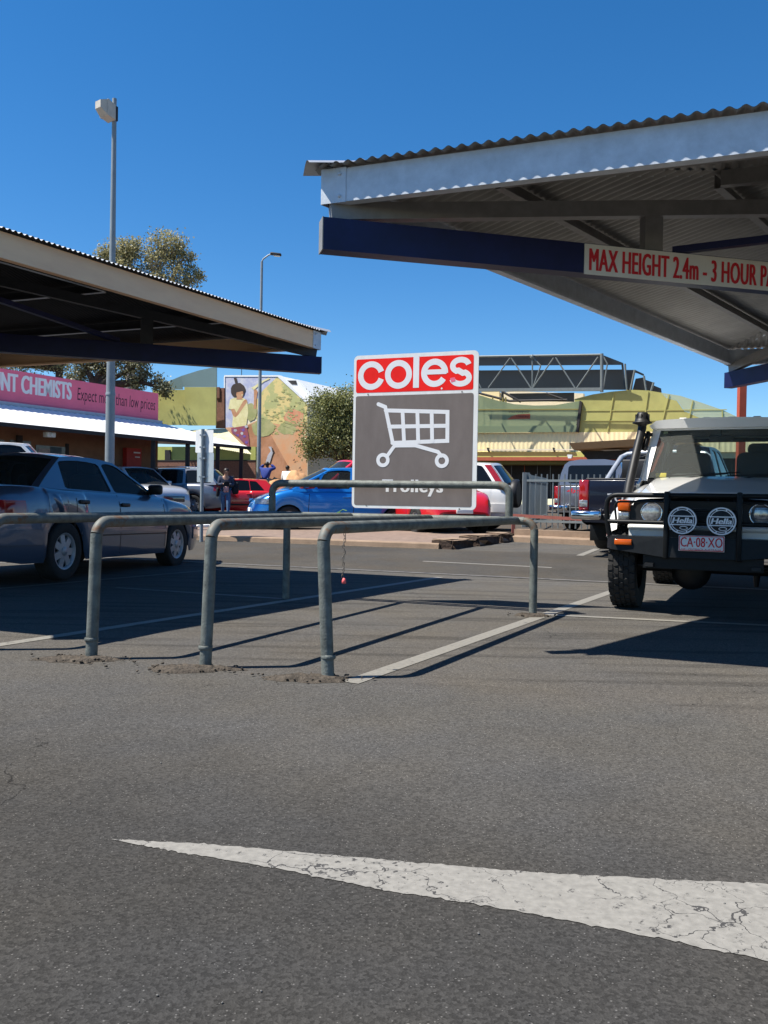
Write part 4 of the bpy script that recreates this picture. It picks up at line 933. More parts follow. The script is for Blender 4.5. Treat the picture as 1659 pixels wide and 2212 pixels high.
redh.light('side_moulding', -.95, .95, .40, .47, 'black', .015); redh.light('tail_light', -2.08, -1.93, .7, .95, 'tail'); redh.light('headlight', 1.75, 2.07, .6, .72, 'lens'); redh.mirror(.85, 1.03, 'p_red')
# grey wagon
gry = Car(L=4.7, W=1.88, wr=.36, tw=.23, af=1.38, ar=-1.36, sill=.26, paint='p_grey', glassm='darkglass', handlem='chrome', roofmat='p_silver', crown=.03, taper_f=.26, taper_r=.16, far=True, spokes=9,
    prof=[(-2.35, .62), (-2.31, .92), (-2.2, 1.06), (-1.5, 1.10), (.9, 1.06), (1.2, 1.05), (1.8, .98), (2.22, .82), (2.35, .58)],
    g=dict(xf0=1.15, xf1=.30, xr1=-1.72, xr0=-2.18, zbf=1.06, zbr=1.13, zr=1.68, wb=.87, wr=.66, bow=.17, dm=.14), pillars=[(-.02, .10, -.08), (-1.02, .10, .1)], seams=[(.95, .32, 1.05, -.05), (-.06, .3, 1.06, 0), (-1.1, .6, 1.06, -.1)], handles=[(.1, .93), (-.9, .96)])
hv = Vector((-.985, .17)).normalized(); p = at(437, 1100, 30.6); p = gp(*(p.xy + hv * 1.36))
gy_ = gry.build('parked_car', 'grey wagon with a silver roof, behind the road sign and the walking person', 'car', gp(p.x, p.y), hv, 'parked cars')
gry.light('tail_light', -2.32, -2.1, .86, 1.08, 'tail'); gry.light('headlight', 1.95, 2.3, .78, .92, 'lens'); gry.mirror(.88, 1.14, 'p_grey')
for sdd in (1, -1): mb = MB(); mb.tube([(lerp(.2, -1.6, k / 8), sdd * .62, 1.66 + .035 * math.sin(math.pi * min(1, k / 8 * 1.0)) ** .3) for k in range(9)], .016, 8); mb.build('roof_rail', 'chrome', gy_)
# pale wagon with its front to the right
pal = Car(L=4.6, W=1.80, wr=.34, tw=.21, af=1.36, ar=-1.31, sill=.26, paint='p_silver', glassm='glass', handlem='p_silver', roofmat='p_white', crown=.045, taper_f=.25, taper_r=.14, far=True, spokes=7,
    prof=[(-2.3, .62), (-2.26, .95), (-2.1, 1.08), (.9, 1.03), (1.2, 1.03), (1.75, .98), (2.12, .86), (2.24, .74), (2.3, .55)],
    g=dict(xf0=1.18, xf1=.42, xr1=-1.85, xr0=-2.12, zbf=1.03, zbr=1.08, zr=1.68, wb=.82, wr=.64, bow=.15, dm=.12), pillars=[(-.02, .10, -.08), (-1.0, .10, .1)], seams=[(.98, .32, 1.02, -.05), (-.06, .3, 1.04, 0)], handles=[(.1, .92), (-.9, .95)])
hv = Vector((.80, -.60)).normalized(); p = at(352, 1100, 28.0); c = p.xy - hv * 1.75
pl_ = pal.build('parked_car', 'silver white wagon facing right, just beyond the front of the blue sedan', 'car', gp(*c), hv, 'parked cars')
pal.light('headlight', 1.80, 2.24, .72, .88, 'lens'); pal.light('indicator', 1.2, 1.36, .90, .96, 'orange'); pal.mirror(.92, 1.12, 'p_silver'); pal.endpiece('grille', True, -.42, .42, .50, .70, 'darklens', .01); pal.endpiece('number_plate', True, -.19, .19, .40, .50, 'paper', .02)
# white car at the far left
wh_ = Car(L=4.7, W=1.80, wr=.34, tw=.21, af=1.36, ar=-1.31, sill=.26, paint='p_white', glassm='darkglass', handlem='p_white', crown=.03, taper_f=.22, taper_r=.12, far=True,
    prof=[(-2.35, .62), (-2.3, 1.08), (-2.2, 1.22), (.9, 1.2), (1.2, 1.2), (1.9, 1.1), (2.2, .95), (2.35, .6)],
    g=dict(xf0=1.2, xf1=.5, xr1=-1.95, xr0=-2.22, zbf=1.2, zbr=1.22, zr=2.02, wb=.84, wr=.68, bow=.1, dm=.12), pillars=[(-.02, .10, -.08), (-1.0, .10, .1)], handles=[])
hv = Vector((.97, .25)).normalized(); p = at(52, 965, 19.5); c = p.xy - hv * .45
wt = wh_.build('parked_car', 'white wagon whose roof shows over the blue sedan at the left edge', 'car', gp(*c), hv, 'parked cars')
wh_.light('headlight', 1.95, 2.3, .78, .92, 'lens')
# white off-roader with a spare wheel, rear to the right
wsu = Car(L=4.0, W=1.70, wr=.36, tw=.22, af=1.20, ar=-1.20, sill=.34, paint='p_white', glassm='darkglass', handlem='p_white', crown=.03, taper_f=.2, taper_r=.10, far=True,
    prof=[(-2.0, .70), (-1.97, 1.02), (-1.92, 1.08), (.8, 1.05), (1.1, 1.05), (1.6, .99), (1.9, .88), (2.0, .62)],
    g=dict(xf0=1.05, xf1=.40, xr1=-1.52, xr0=-1.92, zbf=1.06, zbr=1.09, zr=1.70, wb=.79, wr=.62, bow=.12, dm=.24), pillars=[(-.02, .10, -.08), (-.72, .22, .1)], seams=[(.85, .4, 1.04, 0), (-.2, .4, 1.05, 0)], handles=[(-.05, .95)])
hv = Vector((-.93, .37)).normalized(); p = at(1105, 1100, 21.2); c = p.xy + hv * 1.92
ws = wsu.build('parked_car', 'white off-roader with a rear spare wheel beside the picket fence', 'car', gp(*c), hv, 'parked cars')
for sdd in (1, -1):
    mb = MB(); fn = lambda i, j: Vector((wsu.dx(lerp(1.02, 1.60, j)) + lerp(.0, .16, i), sdd * (wsu.gy(lerp(1.02, 1.60, j)) + .012), lerp(1.02, 1.60, j))); mb.grid(fn, 2, 8)
    mb.grid(lambda i, j: fn(0, j) + Vector((-.01, -sdd * .05 * i, 0)), 1, 8); mb.grid(lambda i, j: fn(1, j) + Vector((0, -sdd * .03 * i, 0)), 1, 8); mb.build('tail_light', 'tail', ws)
sw = MB(); sw.lathe([(.05, -.02), (.24, -.03), (.33, -.06), (.35, -.1), (.35, -.2), (.32, -.24)], (-1.90, .12, .92), (1, 0, 0), 28); sw.disc((-2.12, .12, .92), (1, 0, 0), .33, 28); sw.build('spare_wheel', 'black', ws)
wsu.light('bumper', -1.98, -1.55, .46, .66, 'p_white', .03)
# red hatchback nosing out to the right of the sign
rdn = Car(L=4.0, W=1.70, wr=.30, tw=.19, af=1.22, ar=-1.25, sill=.2, paint='p_red', glassm='glass', handlem='p_red', crown=.045, taper_f=.30, taper_r=.14, far=True,
    prof=[(-2.0, .60), (-1.96, .9), (-1.8, .98), (.8, .98), (1.05, .98), (1.5, .90), (1.80, .78), (1.93, .64), (2.0, .48)],
    g=dict(xf0=1.0, xf1=.15, xr1=-1.4, xr0=-1.82, zbf=.98, zbr=1.02, zr=1.50, wb=.79, wr=.60, bow=.2, dm=.12), pillars=[(-.15, .10, -.08)], seams=[(.8, .25, .94, -.05)], handles=[(-.2, .83)])
hv = Vector((.34, -.94)).normalized(); p = at(1000, 1100, 18.2); c = p.xy - hv * 1.92
rn = rdn.build('parked_car', 'red hatchback with only its nose showing right of the trolley sign', 'car', gp(*c), hv, 'parked cars')
rdn.light('headlight', 1.55, 1.93, .62, .80, 'darklens'); rdn.endpiece('grille', True, -.5, .5, .34, .46, 'black'); rdn.endpiece('number_plate', True, -.19, .19, .47, .57, 'paper', .02)
# red wagon showing above the blue hatchback
hv = Vector((-.9, -.43)).normalized(); p = at(778, 1090, 25.6)
rw_ = Car(L=4.3, W=1.75, wr=.31, tw=.19, af=1.28, ar=-1.3, sill=.22, paint='p_red', glassm='glass', handlem='p_red', crown=.03, taper_f=.24, taper_r=.14, far=True,
    prof=[(-2.15, .60), (-2.1, .95), (-1.95, 1.04), (.9, 1.0), (1.2, .99), (1.75, .9), (2.05, .74), (2.15, .5)],
    g=dict(xf0=1.15, xf1=.45, xr1=-1.65, xr0=-1.95, zbf=1.0, zbr=1.04, zr=1.60, wb=.81, wr=.64, bow=.15, dm=.12), pillars=[(0, .10, -.08), (-.95, .1, .1)], handles=[])
rw_.build('parked_car', 'red wagon hidden behind the bright blue hatchback, its roof just showing', 'car', gp(p.x, p.y), hv, 'parked cars', 1.17); rw_.light('headlight', 1.75, 2.1, .65, .8, 'lens')

# ---------------------------------------------------------------- utes at the right
def ute(name, label, paint, gm, loc, hv, scale, tray, canopy=False):
    u = Car(L=5.1, W=1.80, wr=.375, tw=.255, af=1.62, ar=-1.45, sill=.40, paint=paint, glassm=gm, handlem='chrome', crown=.0, taper_f=.18, taper_r=.05, spokes=6, far=True,
        prof=[(-2.55, 1.06), (-2.5, 1.10), (-.55, 1.10), (1.0, 1.08), (1.35, 1.07), (2.1, 1.0), (2.45, .85), (2.55, .62)],
        g=dict(xf0=1.25, xf1=.55, xr1=-.50, xr0=-.62, zbf=1.09, zbr=1.10, zr=1.76, wb=.80, wr=.64, bow=.13, rbow=.02, dm=.10, am=.08, rb=.0), pillars=[(.12, .1, -.05)], seams=[(1.05, .45, 1.06, 0), (.1, .45, 1.08, 0), (-.58, .45, 1.08, 0)], handles=[(.22, .98), (-.45, .98)])
    r = u.build(name, label, 'ute', loc, hv, 'parked cars', scale)
    mb = MB(); mb.rbox((-1.55, 0, 1.105), (1.92, 1.58, .03), .01); mb.build('tray_cover', 'black', r)
    t = MB(); t.rbox((-2.555, 0, .84), (.03, 1.44, .50), .02); tg = t.build('tailgate', paint, r)
    t = MB(); t.rbox((-2.575, 0, .97), (.025, .24, .07), .01); t.build('handle', 'black', tg)
    for sdd in (1, -1):
        mb = MB(); mb.rbox((-2.525, sdd * .80, .86), (.09, .155, .46), .02); la = mb.build('tail_light', 'tail', r)
        mb = MB(); mb.rbox((-2.574, sdd * .80, .735), (.012, .125, .10), .004); mb.build('reversing_lens', 'lens', la)
        mb = MB(); mb.rbox((-2.72, sdd * .70, .56), (.16, .46, .13), .03); mb.rbox((-2.63, sdd * .885, .56), (.30, .09, .13), .03); mb.build('rear_bumper', 'chrome', r)
        mb = MB(); mb.rbox((-1.45 - .45, sdd * .74, .36), (.02, .30, .42), .008); mb.build('mud_flap', 'blackpaint', r)
    mb = MB(); mb.rbox((-2.66, 0, .535), (.12, .95, .10), .02); mb.build('rear_step', 'black', r)
    mb = MB(); mb.beam((-2.2, 0, .33), (-.2, 0, .33), .9, .12); mb.lathe([(0, -.6), (.05, -.6), (.06, -.1), (.13, -.08), (.13, .08), (.06, .1), (.05, .6), (0, .6)], (-1.45, 0, .36), (0, 1, 0), 14); mb.build('rear_axle', 'black', r)
    return u, r, tg
hv = Vector((.50, .866)); p = at(1272, 1100, 14.2); rs_ = Vector((hv.y, -hv.x)); c = p.xy + hv * 2.55 + rs_ * .84
u1, ur, tg = ute('parked_ute', 'black ute seen from behind with a chrome sports bar', 'p_black', 'darkglass', gp(*c), hv, 1.08, True)
mb = MB(); T_ = lambda a, b: Vector((-2.5725, -a, b)); put_text(mb, 'TO', T_, -.44, -.20, .76, .89, bold=.02); mb.build('lettering', 'grey_ink', tg)
mb = MB()
for sdd in (1, -1): mb.tube([(-1.55, sdd * .74, 1.11), (-1.15, sdd * .73, 1.32), (-.82, sdd * .70, 1.52), (-.74, sdd * .62, 1.575), (-.73, sdd * .4, 1.60), (-.73, 0, 1.605)], .042, 12)
mb.build('sports_bar', 'alu', ur)
mb = MB(); mb.rbox((-.95, 0, 1.30), (.36, 1.22, .34), .02); mb.build('tool_box', 'black', ur)
hv = Vector((.50, .866)); p = at(1200, 1100, 21.0); c = p.xy + hv * 2.55 + rs_ * .84
u2, ur2, tg2 = ute('parked_ute', 'grey ute with a load canopy behind the picket fence', 'p_grey', 'darkglass', gp(*c), hv, 1.0, True)
mb = MB()
def cano(i, j):
    a = [(-.80, 1.10), (-.76, 1.40), (-.68, 1.62), (-.58, 1.70), (-.3, 1.745), (.3, 1.745), (.58, 1.70), (.68, 1.62), (.76, 1.40), (.80, 1.10)]
    k = min(int(j * 9), 8); y, z = (lerp(a[k][q], a[k + 1][q], j * 9 - k) for q in (0, 1)); return Vector((lerp(-2.48 + .16 * (z - 1.1), -.62, i), y, z))
mb.grid(cano, 8, 36); mb.poly([cano(0, k / 18) for k in range(19)]); mb.build('load_canopy', 'p_grey', ur2)
mb = MB(); mb.fill([rrect(-.58, 1.17, .58, 1.60, .08)], lambda a, b: Vector((-2.49 + .16 * (b - 1.1), a, b)), 0); mb.build('canopy_window', 'darkglass', ur2)
mb = MB(); put_text(mb, '4x4', lambda a, b: Vector((-2.5725, -a, b)), -.56, -.12, .92, 1.04, bold=.02, shear=.2); mb.build('decal', 'red_letter', tg2)
# ================================================================== white four wheel drive with bull bar
FW = Vector((-.423, -.906)); fo = Vector((2.64, 7.12))
cz = thing('four_wheel_drive', 'white four wheel drive with black bull bar, two round spotlights and a snorkel', 'car', (fo.x, fo.y, 0), math.atan2(FW.y, FW.x), world=False)
V = Vector
def zt(s): return interp([(.24, .985), (.285, 1.02), (.34, 1.038), (.7, 1.10), (1.1, 1.165), (1.45, 1.215)], s)
AX = .53; WR = .388; 
def lowz(s):
    z = .62; ra = WR + .05
    if abs(s - AX) < ra: z = max(z, WR + math.sqrt(ra * ra - (s - AX) ** 2))
    return z
mb = MB(); ss = [.245, .26, .285, .31, .34, .40] + [.46 + .035 * k for k in range(29)]; rows = []
for s in ss:
    t = zt(s); lz = lowz(s); ff = min(1, (s - .24) / .12 + .55); e = .012 * (1 - ff)
    half = [(0, t + .018), (.25, t + .016), (.45, t + .008), (.555, t - .002), (.585, t - .018), (.597, t - .050), (.612, t - .056), (.67 , t - .064), (.715 - .02 * (1 - ff), t - .085), (.735 - .03 * (1 - ff), t - .13), (.738 - .03 * (1 - ff), lerp(t - .13, lz, .35)), (.738 - .03 * (1 - ff), lerp(t - .13, lz, .7)), (.73 - .03 * (1 - ff), lz)]
    rows.append([V((-s, -y, z)) for y, z in reversed(half)] + [V((-s, y, z)) for y, z in half[1:]])
k = len(rows[0]); mb.add([p for r in rows for p in r], [(i * k + j, i * k + j + 1, (i + 1) * k + j + 1, (i + 1) * k + j) for i in range(len(ss) - 1) for j in range(k - 1)], 0, True)
bonnet = mb.build('bonnet_and_wings', 'p_white', cz)
mb = MB()
for sd_ in (1, -1):
    mb.quad(*[V((-s, sd_ * .612, zt(s) - .0545 + .004)) for s in (.3, .3)], *[V((-s, sd_ * .602, zt(s) - .050)) for s in (1.4, 1.4)]) if False else None
    for a, b in zip(ss[3:-1], ss[4:]): mb.quad(V((-a, sd_ * .600, zt(a) - .0495)), V((-b, sd_ * .600, zt(b) - .0495)), V((-b, sd_ * .608, zt(b) - .0535)), V((-a, sd_ * .608, zt(a) - .0535)))
mb.build('bonnet_gap', 'black', bonnet)
for sd_ in (1, -1):                                                  # wheel arch flares
    mb = MB()
    def fl_(i, j):
        a = R(lerp(36, 174, i)); prof = [(.415, .80), (.425, .825), (.45, .835), (.50, .815), (.545, .775), (.575, .735)]
        q = j * 5; n = min(int(q), 4); r, y = (lerp(prof[n][c], prof[n + 1][c], q - n) for c in (0, 1))
        return V((-AX + r * math.cos(a) * (.62 if math.cos(a) > 0 else 1), sd_ * y, WR + r * math.sin(a) * .98))
    mb.grid(fl_, 26, 10); mb.grid(lambda i, j: fl_(i, 0) + V((0, -sd_ * .2 * j, 0)), 26, 1); mb.build('wheel_arch', 'p_white', cz)
mb = MB(); mb.box((-.255, 0, .70), (.02, 1.26, .12)); mb.rbox((-.24, 0, .745), (.05, 1.28, .05), .02); mb.build('front_panel', 'p_white', cz)
mb = MB(); mb.box((-.268, 0, .865), (.02, 1.26, .225))
for kz in range(6): mb.box((-.252, 0, .785 + .032 * kz), (.012, .60, .010))
for sd_ in (1, -1): mb.disc(V((-.2555, sd_ * .44, .873)), (1, 0, 0), .105, 28, 0, .088)
grl = mb.build('grille', 'black', cz)
for sd_ in (1, -1):
    mb = MB(); mb.lathe([(.0, .010), (.035, .009), (.065, .006), (.083, .0)], (-.253, sd_ * .44, .873), (1, 0, 0), 28, 0); mb.lathe([(.083, 0), (.092, .006), (.095, -.01)], (-.253, sd_ * .44, .873), (1, 0, 0), 28, 1)
    mb.build('headlight', ['lens', 'chrome'], cz)
    mb = MB(); mb.rbox((-.272, sd_ * .675, .93), (.11, .105, .10), .012); il = mb.build('indicator', 'orange', cz)
    mb = MB(); mb.rbox((-.274, sd_ * .675, .835), (.105, .098, .085), .012); mb.build('side_light', 'lens', cz)
# bumper with bull bar
bp_ = [(-.80, -.16, .555), (-.74, -.035, .55), (-.30, .0, .50), (.30, .0, .50), (.74, -.035, .55), (.80, -.16, .555)]
mb = MB()
for (ya, xa, za), (yb, xb, zb) in zip(bp_[:-1], bp_[1:]):
    mb.hexa([V((xa, ya, za)), V((xb, yb, zb)), V((-.24, yb, zb + .02)), V((-.24, ya, za + .02)), V((xa - .02, ya, .668)), V((xb - .02, yb, .668)), V((-.24, yb, .668)), V((-.24, ya, .668))])
mb.box((-.10, 0, .455), (.10, .95, .11)); bm_ = mb.build('bumper', 'blackpaint', cz)
for sd_ in (1, -1): mb = MB(); mb.rbox((-.014 - .01, sd_ * .64, .615), (.03, .145, .048), .006); mb.build('bumper_indicator', 'orange', bm_)
bar = MB(); 
def bend(pts, r=.07, k=5):
    o = [V(pts[0])]
    for a, b, c in zip(pts[:-2], pts[1:-1], pts[2:]):
        a, b, c = V(a), V(b), V(c); p = b + (a - b).normalized() * r; q = b + (c - b).normalized() * r
        o += [p.lerp(b, i / k).lerp(b.lerp(q, i / k), i / k) for i in range(k + 1)]
    return o + [V(pts[-1])]
bar.tube(bend([(-.14, -.775, .66), (-.12, -.80, .80), (-.10, -.80, 1.022), (-.02, 0, 1.022), (-.10, .80, 1.022), (-.12, .80, .80), (-.14, .775, .66)], .10), .0225, 12)
bar.tube(bend([(-.11, -.785, .79), (-.04, -.28, .79), (-.04, .28, .79), (-.11, .785, .79)], .02), .0185, 12)
for sd_ in (1, -1): bar.tube(bend([(-.10, sd_ * .715, .80), (-.10, sd_ * .735, .965), (-.06, sd_ * .28, .968)], .06), .010, 8)
bar.tube([(-.045, -.28, .90), (-.045, .28, .90)], .012, 8); 
bar.build('bull_bar', 'blackpaint', cz)
for sd_ in (1, -1): mb = MB(); mb.rbox((-.04, sd_ * .285, .77), (.11, .042, .57), .012); mb.build('bull_bar_upright', 'blackpaint', cz)
mb = MB(); mb.box((-.03, .0, .70), (.02, .56, .06)); mb.build('lamp_bracket', 'blackpaint', cz)
for sd_ in (1, -1):
    c = V((.035, sd_ * .152, .815)); mb = MB(); mb.lathe([(.05, -.10), (.095, -.06), (.116, -.02), (.118, .0), (.112, .008), (.0, .010)], c, (1, 0, 0), 32); lamp = mb.build('spotlight', 'black', cz)
    mb = MB(); F = lambda o: (lambda a, b: c + V((.0105 + o, a, b)))
    Fm = lambda o: (lambda a, b: c + V((.0105 + o, a, b)))
    stroke(mb, circ(0, 0, .108, 40), .012, Fm(.0), closed=True); 
    stroke(mb, circ(0, 0, .090, 40), .006, Fm(.0), closed=True)
    for kk in range(8): a = R(45 * kk + 22); stroke(mb, [(.092 * math.cos(a), .092 * math.sin(a)), (.104 * math.cos(a), .104 * math.sin(a))], .012, Fm(.0007))
    mb.fill([[(-.083, .031), (.083, .031), (.080, .040), (-.080, .040)]], Fm(.0004)); mb.fill([[(-.083, -.040), (.083, -.040), (.080, -.031), (-.080, -.031)]], Fm(.0004))
    put_text(mb, 'Hella', Fm(.0008), -.080, .080, -.024, .024, bold=.012, shear=.2, fat=.0022)
    stroke(mb, [(.030 * math.cos(t) + .012, .013 * math.sin(t) - .062) for t in [2 * math.pi * q / 20 for q in range(20)]], .005, Fm(.0004), closed=True)
    mb.build('cover_lettering', 'white_ink', lamp)
mb = MB(); mb.rbox((.022, 0, .626), (.008, .358, .130), .003); pl = mb.build('number_plate', 'paper', cz)
mb = MB(); F = lambda a, b: V((.0275, a, .626 + b)); put_text(mb, 'CA·08·XO', F, -.163, .163, -.030, .050, bold=.0, fat=.0012); put_text(mb, 'NT · OUTBACK AUSTRALIA', F, -.155, .155, -.056, -.042)
fr_ = [rrect(-.176, -.062, .176, .062, .012), list(reversed(rrect(-.170, -.056, .170, .056, .010)))]; mb.fill(fr_, F); mb.build('plate_lettering', 'red_letter', pl)
# cab
def prl(s, t): return None
zb_, zt_, sb_, st_ = 1.205, 1.72, 1.42, 1.66; wbs, wts = .705, .605
def ws(v, j, off=0.0):
    jj = 2 * j - 1; return V((-(lerp(sb_, st_, v)) + .05 * (1 - jj * jj) + off, jj * lerp(wbs, wts, v), lerp(zb_, zt_, v)))
mb = MB(); mb.grid(lambda i, j: ws(lerp(.02, .97, i), lerp(.045, .955, j), -.012), 4, 12); mb.build('windscreen', 'clearglass', cz)
cab = MB()
for (i0, i1, j0, j1) in ((-.04, 1.0, 0, .045), (-.04, 1.0, .955, 1), (.97, 1.06, .045, .955)): cab.grid(lambda i, j: ws(lerp(i0, i1, i), lerp(j0, j1, j)), 6, 8)
SBK = 3.02
def cside(z): return lerp(.735, .625, max(0, (z - 1.16) / (1.76 - 1.16)))
win = [(-1.62 + .0, 1.22), (-1.80, 1.68), (-2.78, 1.68), (-2.86, 1.22)]
win = [(-1.56, 1.215), (-1.77, 1.675), (-2.80, 1.675), (-2.86, 1.215)]
for sd_ in (1, -1):
    cab.fill([[(-1.30, 1.15), (-1.455, 1.215), (-1.67, 1.74), (-SBK, 1.74), (-SBK, .62), (-1.45, .62), (-1.30, .62)], win], lambda x, z: V((x, sd_ * cside(z), z)), 0, lambda x, z: V((x, sd_ * (cside(z) - .03), z)))
rwn = rrect(-.60, 1.25, .60, 1.69, .07)
cab.fill([[(-.72, .62), (.72, .62), (.72, 1.2), (.625, 1.74), (-.625, 1.74), (-.72, 1.2)], list(reversed(rwn))], lambda y, z: V((-SBK, y, z)), 0, lambda y, z: V((-SBK + .03, y, z)))
cab.build('cab_shell', 'p_white', cz)
for sd_ in (1, -1): mb = MB(); mb.fill([win], lambda x, z: V((x, sd_ * (cside(z) - .014), z))); mb.build('window', 'clearglass', cz)
mb = MB(); mb.fill([rwn], lambda y, z: V((-SBK + .012, y, z))); rwo = mb.build('rear_window', 'clearglass', cz)
mb = MB(); mb.fill([rrect(-.63, 1.22, .63, 1.72, .09), list(reversed(rrect(-.585, 1.265, .585, 1.675, .06)))], lambda y, z: V((-SBK + .034, y, z))); mb.build('window_seal', 'black', rwo)
mb = MB()
def roof(i, j):
    jj = 2 * j - 1; x = lerp(-1.585, -SBK - .03, i); e = abs(jj); w = .66
    z = 1.815 + .02 * (1 - e * e) - .05 * max(0, (e - .86) / .14) ** 2 - .012 * (1 if i == 0 else 0) - .01 * i
    return V((x + .03 * (1 - e * e) * (1 - i), jj * w, z))
mb.grid(roof, 10, 20); mb.grid(lambda i, j: lerp(roof(0, j), V((-1.60 + .03 * (1 - (2 * j - 1) ** 2), (2 * j - 1) * .64, 1.725)), i), 3, 20)
for sd_ in (0, 1): mb.grid(lambda i, j: lerp(roof(i, sd_), V((lerp(-1.66, -SBK, i), (2 * sd_ - 1) * .63, 1.72)), j), 6, 1)
mb.grid(lambda i, j: lerp(roof(1, j), V((-SBK, (2 * j - 1) * .62, 1.73)), i), 1, 12); mb.grid(lambda i, j: lerp(V((-1.60 + .03 * (1 - (2 * j - 1) ** 2), (2 * j - 1) * .64, 1.725)), V((-1.68, (2 * j - 1) * .60, 1.715)), i), 1, 20); mb.grid(lambda i, j: V((lerp(-1.67, -SBK, i), lerp(-.6, .6, j), 1.738)), 4, 4, 1)
for y in (-.35, -.12, .12, .35): mb.rbox((-2.3, y, 1.84), (1.1, .07, .012), .006)
mb.build('roof', ['p_white', 'seat'], cz)
mb = MB(); mb.box((-1.62, 0, 1.10), (.38, 1.36, .17)); mb.rbox((-1.60, 0, 1.19), (.26, 1.34, .05), .02); mb.rbox((-1.74, -.36, 1.215), (.16, .42, .11), .04); mb.build('dashboard', 'interior', cz)
mb = MB(); mb.box((-2.25, 0, .78), (1.5, 1.40, .30)); mb.box((-2.98, 0, .9), (.03, 1.38, .55)); mb.build('cab_floor', 'interior', cz)
for y, w in ((-.37, .48), (.37, .48)):
    mb = MB(); mb.rbox((-2.52, y, 1.22), (.16, w, .64), .08, 0, (1, 0, .2), (0, 1, 0), 3); mb.rbox((-2.58, y, 1.565), (.10, .26, .13), .05); mb.rbox((-2.25, y, .98), (.5, w, .16), .05); mb.build('seat', 'seat', cz)
mb = MB(); ax_ = V((-.82, 0, .57)).normalized(); x_ = V((0, 1, 0)); y_ = ax_.cross(x_); c = V((-1.96, -.36, 1.20))
mb.tube([c + (x_ * math.cos(2 * math.pi * q / 24) + y_ * math.sin(2 * math.pi * q / 24)) * .19 for q in range(25)], .014, 8, cap=False); mb.tube([c + x_ * .19, c - x_ * .19], .012, 6); mb.tube([c, c - ax_ * -.3 * -1], .03, 8); mb.build('steering_wheel', 'black', cz)
mb = MB(); mb.rbox((-1.80, .02, 1.635), (.03, .23, .065), .02); mb.tube([(-1.80, .02, 1.64), (-1.74, .02, 1.73)], .008, 6); mb.tube([(-1.80, .0, 1.60), (-1.80, .0, 1.52)], .003, 6); mb.build('rear_view_mirror', 'black', cz)
mb = MB(); mb.rbox((-1.55, -.53, 1.245), (.012, .105, .052), .004, 0, (1, 0, .5), (0, 1, 0)); mb.build('parking_ticket', 'yellowpaper', cz)
mb = MB(); mb.box((-1.60, -.22, 1.222), (.15, .30, .008), 0, (1, 0, -.12), (0, 1, 0)); mb.build('dashboard_papers', 'paper', cz)
mb = MB(); mb.add([ws(.90, .07, -.008), ws(.90, .105, -.008), ws(.96, .105, -.008), ws(.96, .07, -.008)], [(0, 1, 2, 3)]); mb.build('windscreen_sticker', 'greenscreen', cz)
for y0, y1 in ((-.42, .12), (.12, .62)):
    mb = MB(); p0 = ws(-.03, (y0 / .70 + 1) / 2, .02); p1 = ws(.10, (y1 / .70 + 1) / 2, .03); mb.tube([p0, p0.lerp(p1, .5) + V((.012, 0, .01)), p1], .0065, 6); a = ws(.055, ((y0 - .03) / .70 + 1) / 2, .014); b = ws(.13, ((y1 + .10) / .68 + 1) / 2, .014); mb.tube([a, b], .005, 6); mb.lathe([(0, .03), (.014, .02), (.016, 0)], p0, (.3, 0, 1), 10); mb.build('wiper', 'black', cz)
mb = MB(); mb.box((-1.435, 0, 1.192), (.06, 1.30, .012)); mb.build('cowl', 'black', cz)
# snorkel
mb = MB(); pth = [V((-1.05, -.755, .985)), V((-1.11, -.785, 1.03)), V((-1.20, -.790, 1.12)), V((-1.40, -.770, 1.40)), V((-1.53, -.745, 1.62)), V((-1.57, -.735, 1.70)), V((-1.58, -.73, 1.74))]
mb.tube(pth, [.044, .050, .046, .044, .042, .042, .044], 16); h_ = V((-1.58, -.73, 1.735))
mb.lathe([(.0, .0), (.040, .0), (.046, .03), (.098, .045), (.100, .056), (.078, .062), (.070, .10), (.056, .145), (.045, .158), (0, .16)], h_, (0, 0, 1), 24)
for q in range(10): a = 2 * math.pi * q / 10; mb.box(h_ + V((.066 * math.cos(a), .066 * math.sin(a), .10)), (.012, .006, .075), 0, (math.cos(a), math.sin(a), 0), (-math.sin(a), math.cos(a), 0))
mb.build('snorkel', 'black', cz); mb = MB(); mb.beam((-1.555, -.745, 1.66), (-1.62, -.64, 1.665), .05, .035); mb.beam((-1.60, -.665, 1.69), (-1.52, -.70, 1.50), .03, .05); mb.build('snorkel_bracket', 'blackpaint', cz)
# chassis and tray
mb = MB(); mb.tube([(-AX, -.56, .39), (-AX, .56, .39)], .05, 12); mb.lathe([(.0, -.14), (.10, -.13), (.165, -.06), (.165, .06), (.10, .13), (0, .14)], (-AX + .02, -.12, .36), (1, 0, 0), 18); mb.tube([(-.36, -.6, .40), (-.36, .55, .42)], .018, 8)
for y in (-.42, .42): mb.box((-2.3, y, .53), (4.3, .09, .13)); mb.box((-.55, y, .43), (1.1, .07, .03))
mb.box((-1.0, 0, .52), (.9, .6, .25)); mb.hexa([V((-.62, .36, .40)), V((-.54, .36, .40)), V((-.54, .46, .40)), V((-.62, .46, .40)), V((-.64, .33, .42)), V((-.52, .33, .42)), V((-.52, .49, .42)), V((-.64, .49, .42))]); mb.tube([(-.58, .41, .42), (-.58, .41, .24)], [.04, .018], 8)
mb.build('front_axle_and_chassis', 'black', cz)
RAX = AX + 2.78; mb = MB(); mb.tube([(-RAX, -.56, .39), (-RAX, .56, .39)], .055, 12); mb.lathe([(.0, -.15), (.12, -.14), (.18, -.06), (.18, .06), (.12, .13), (0, .15)], (-RAX, -.05, .38), (1, 0, 0), 18); mb.build('rear_axle', 'black', cz)
mb = MB(); mb.box((-4.15, 0, .93), (2.05, 1.70, .06)); 
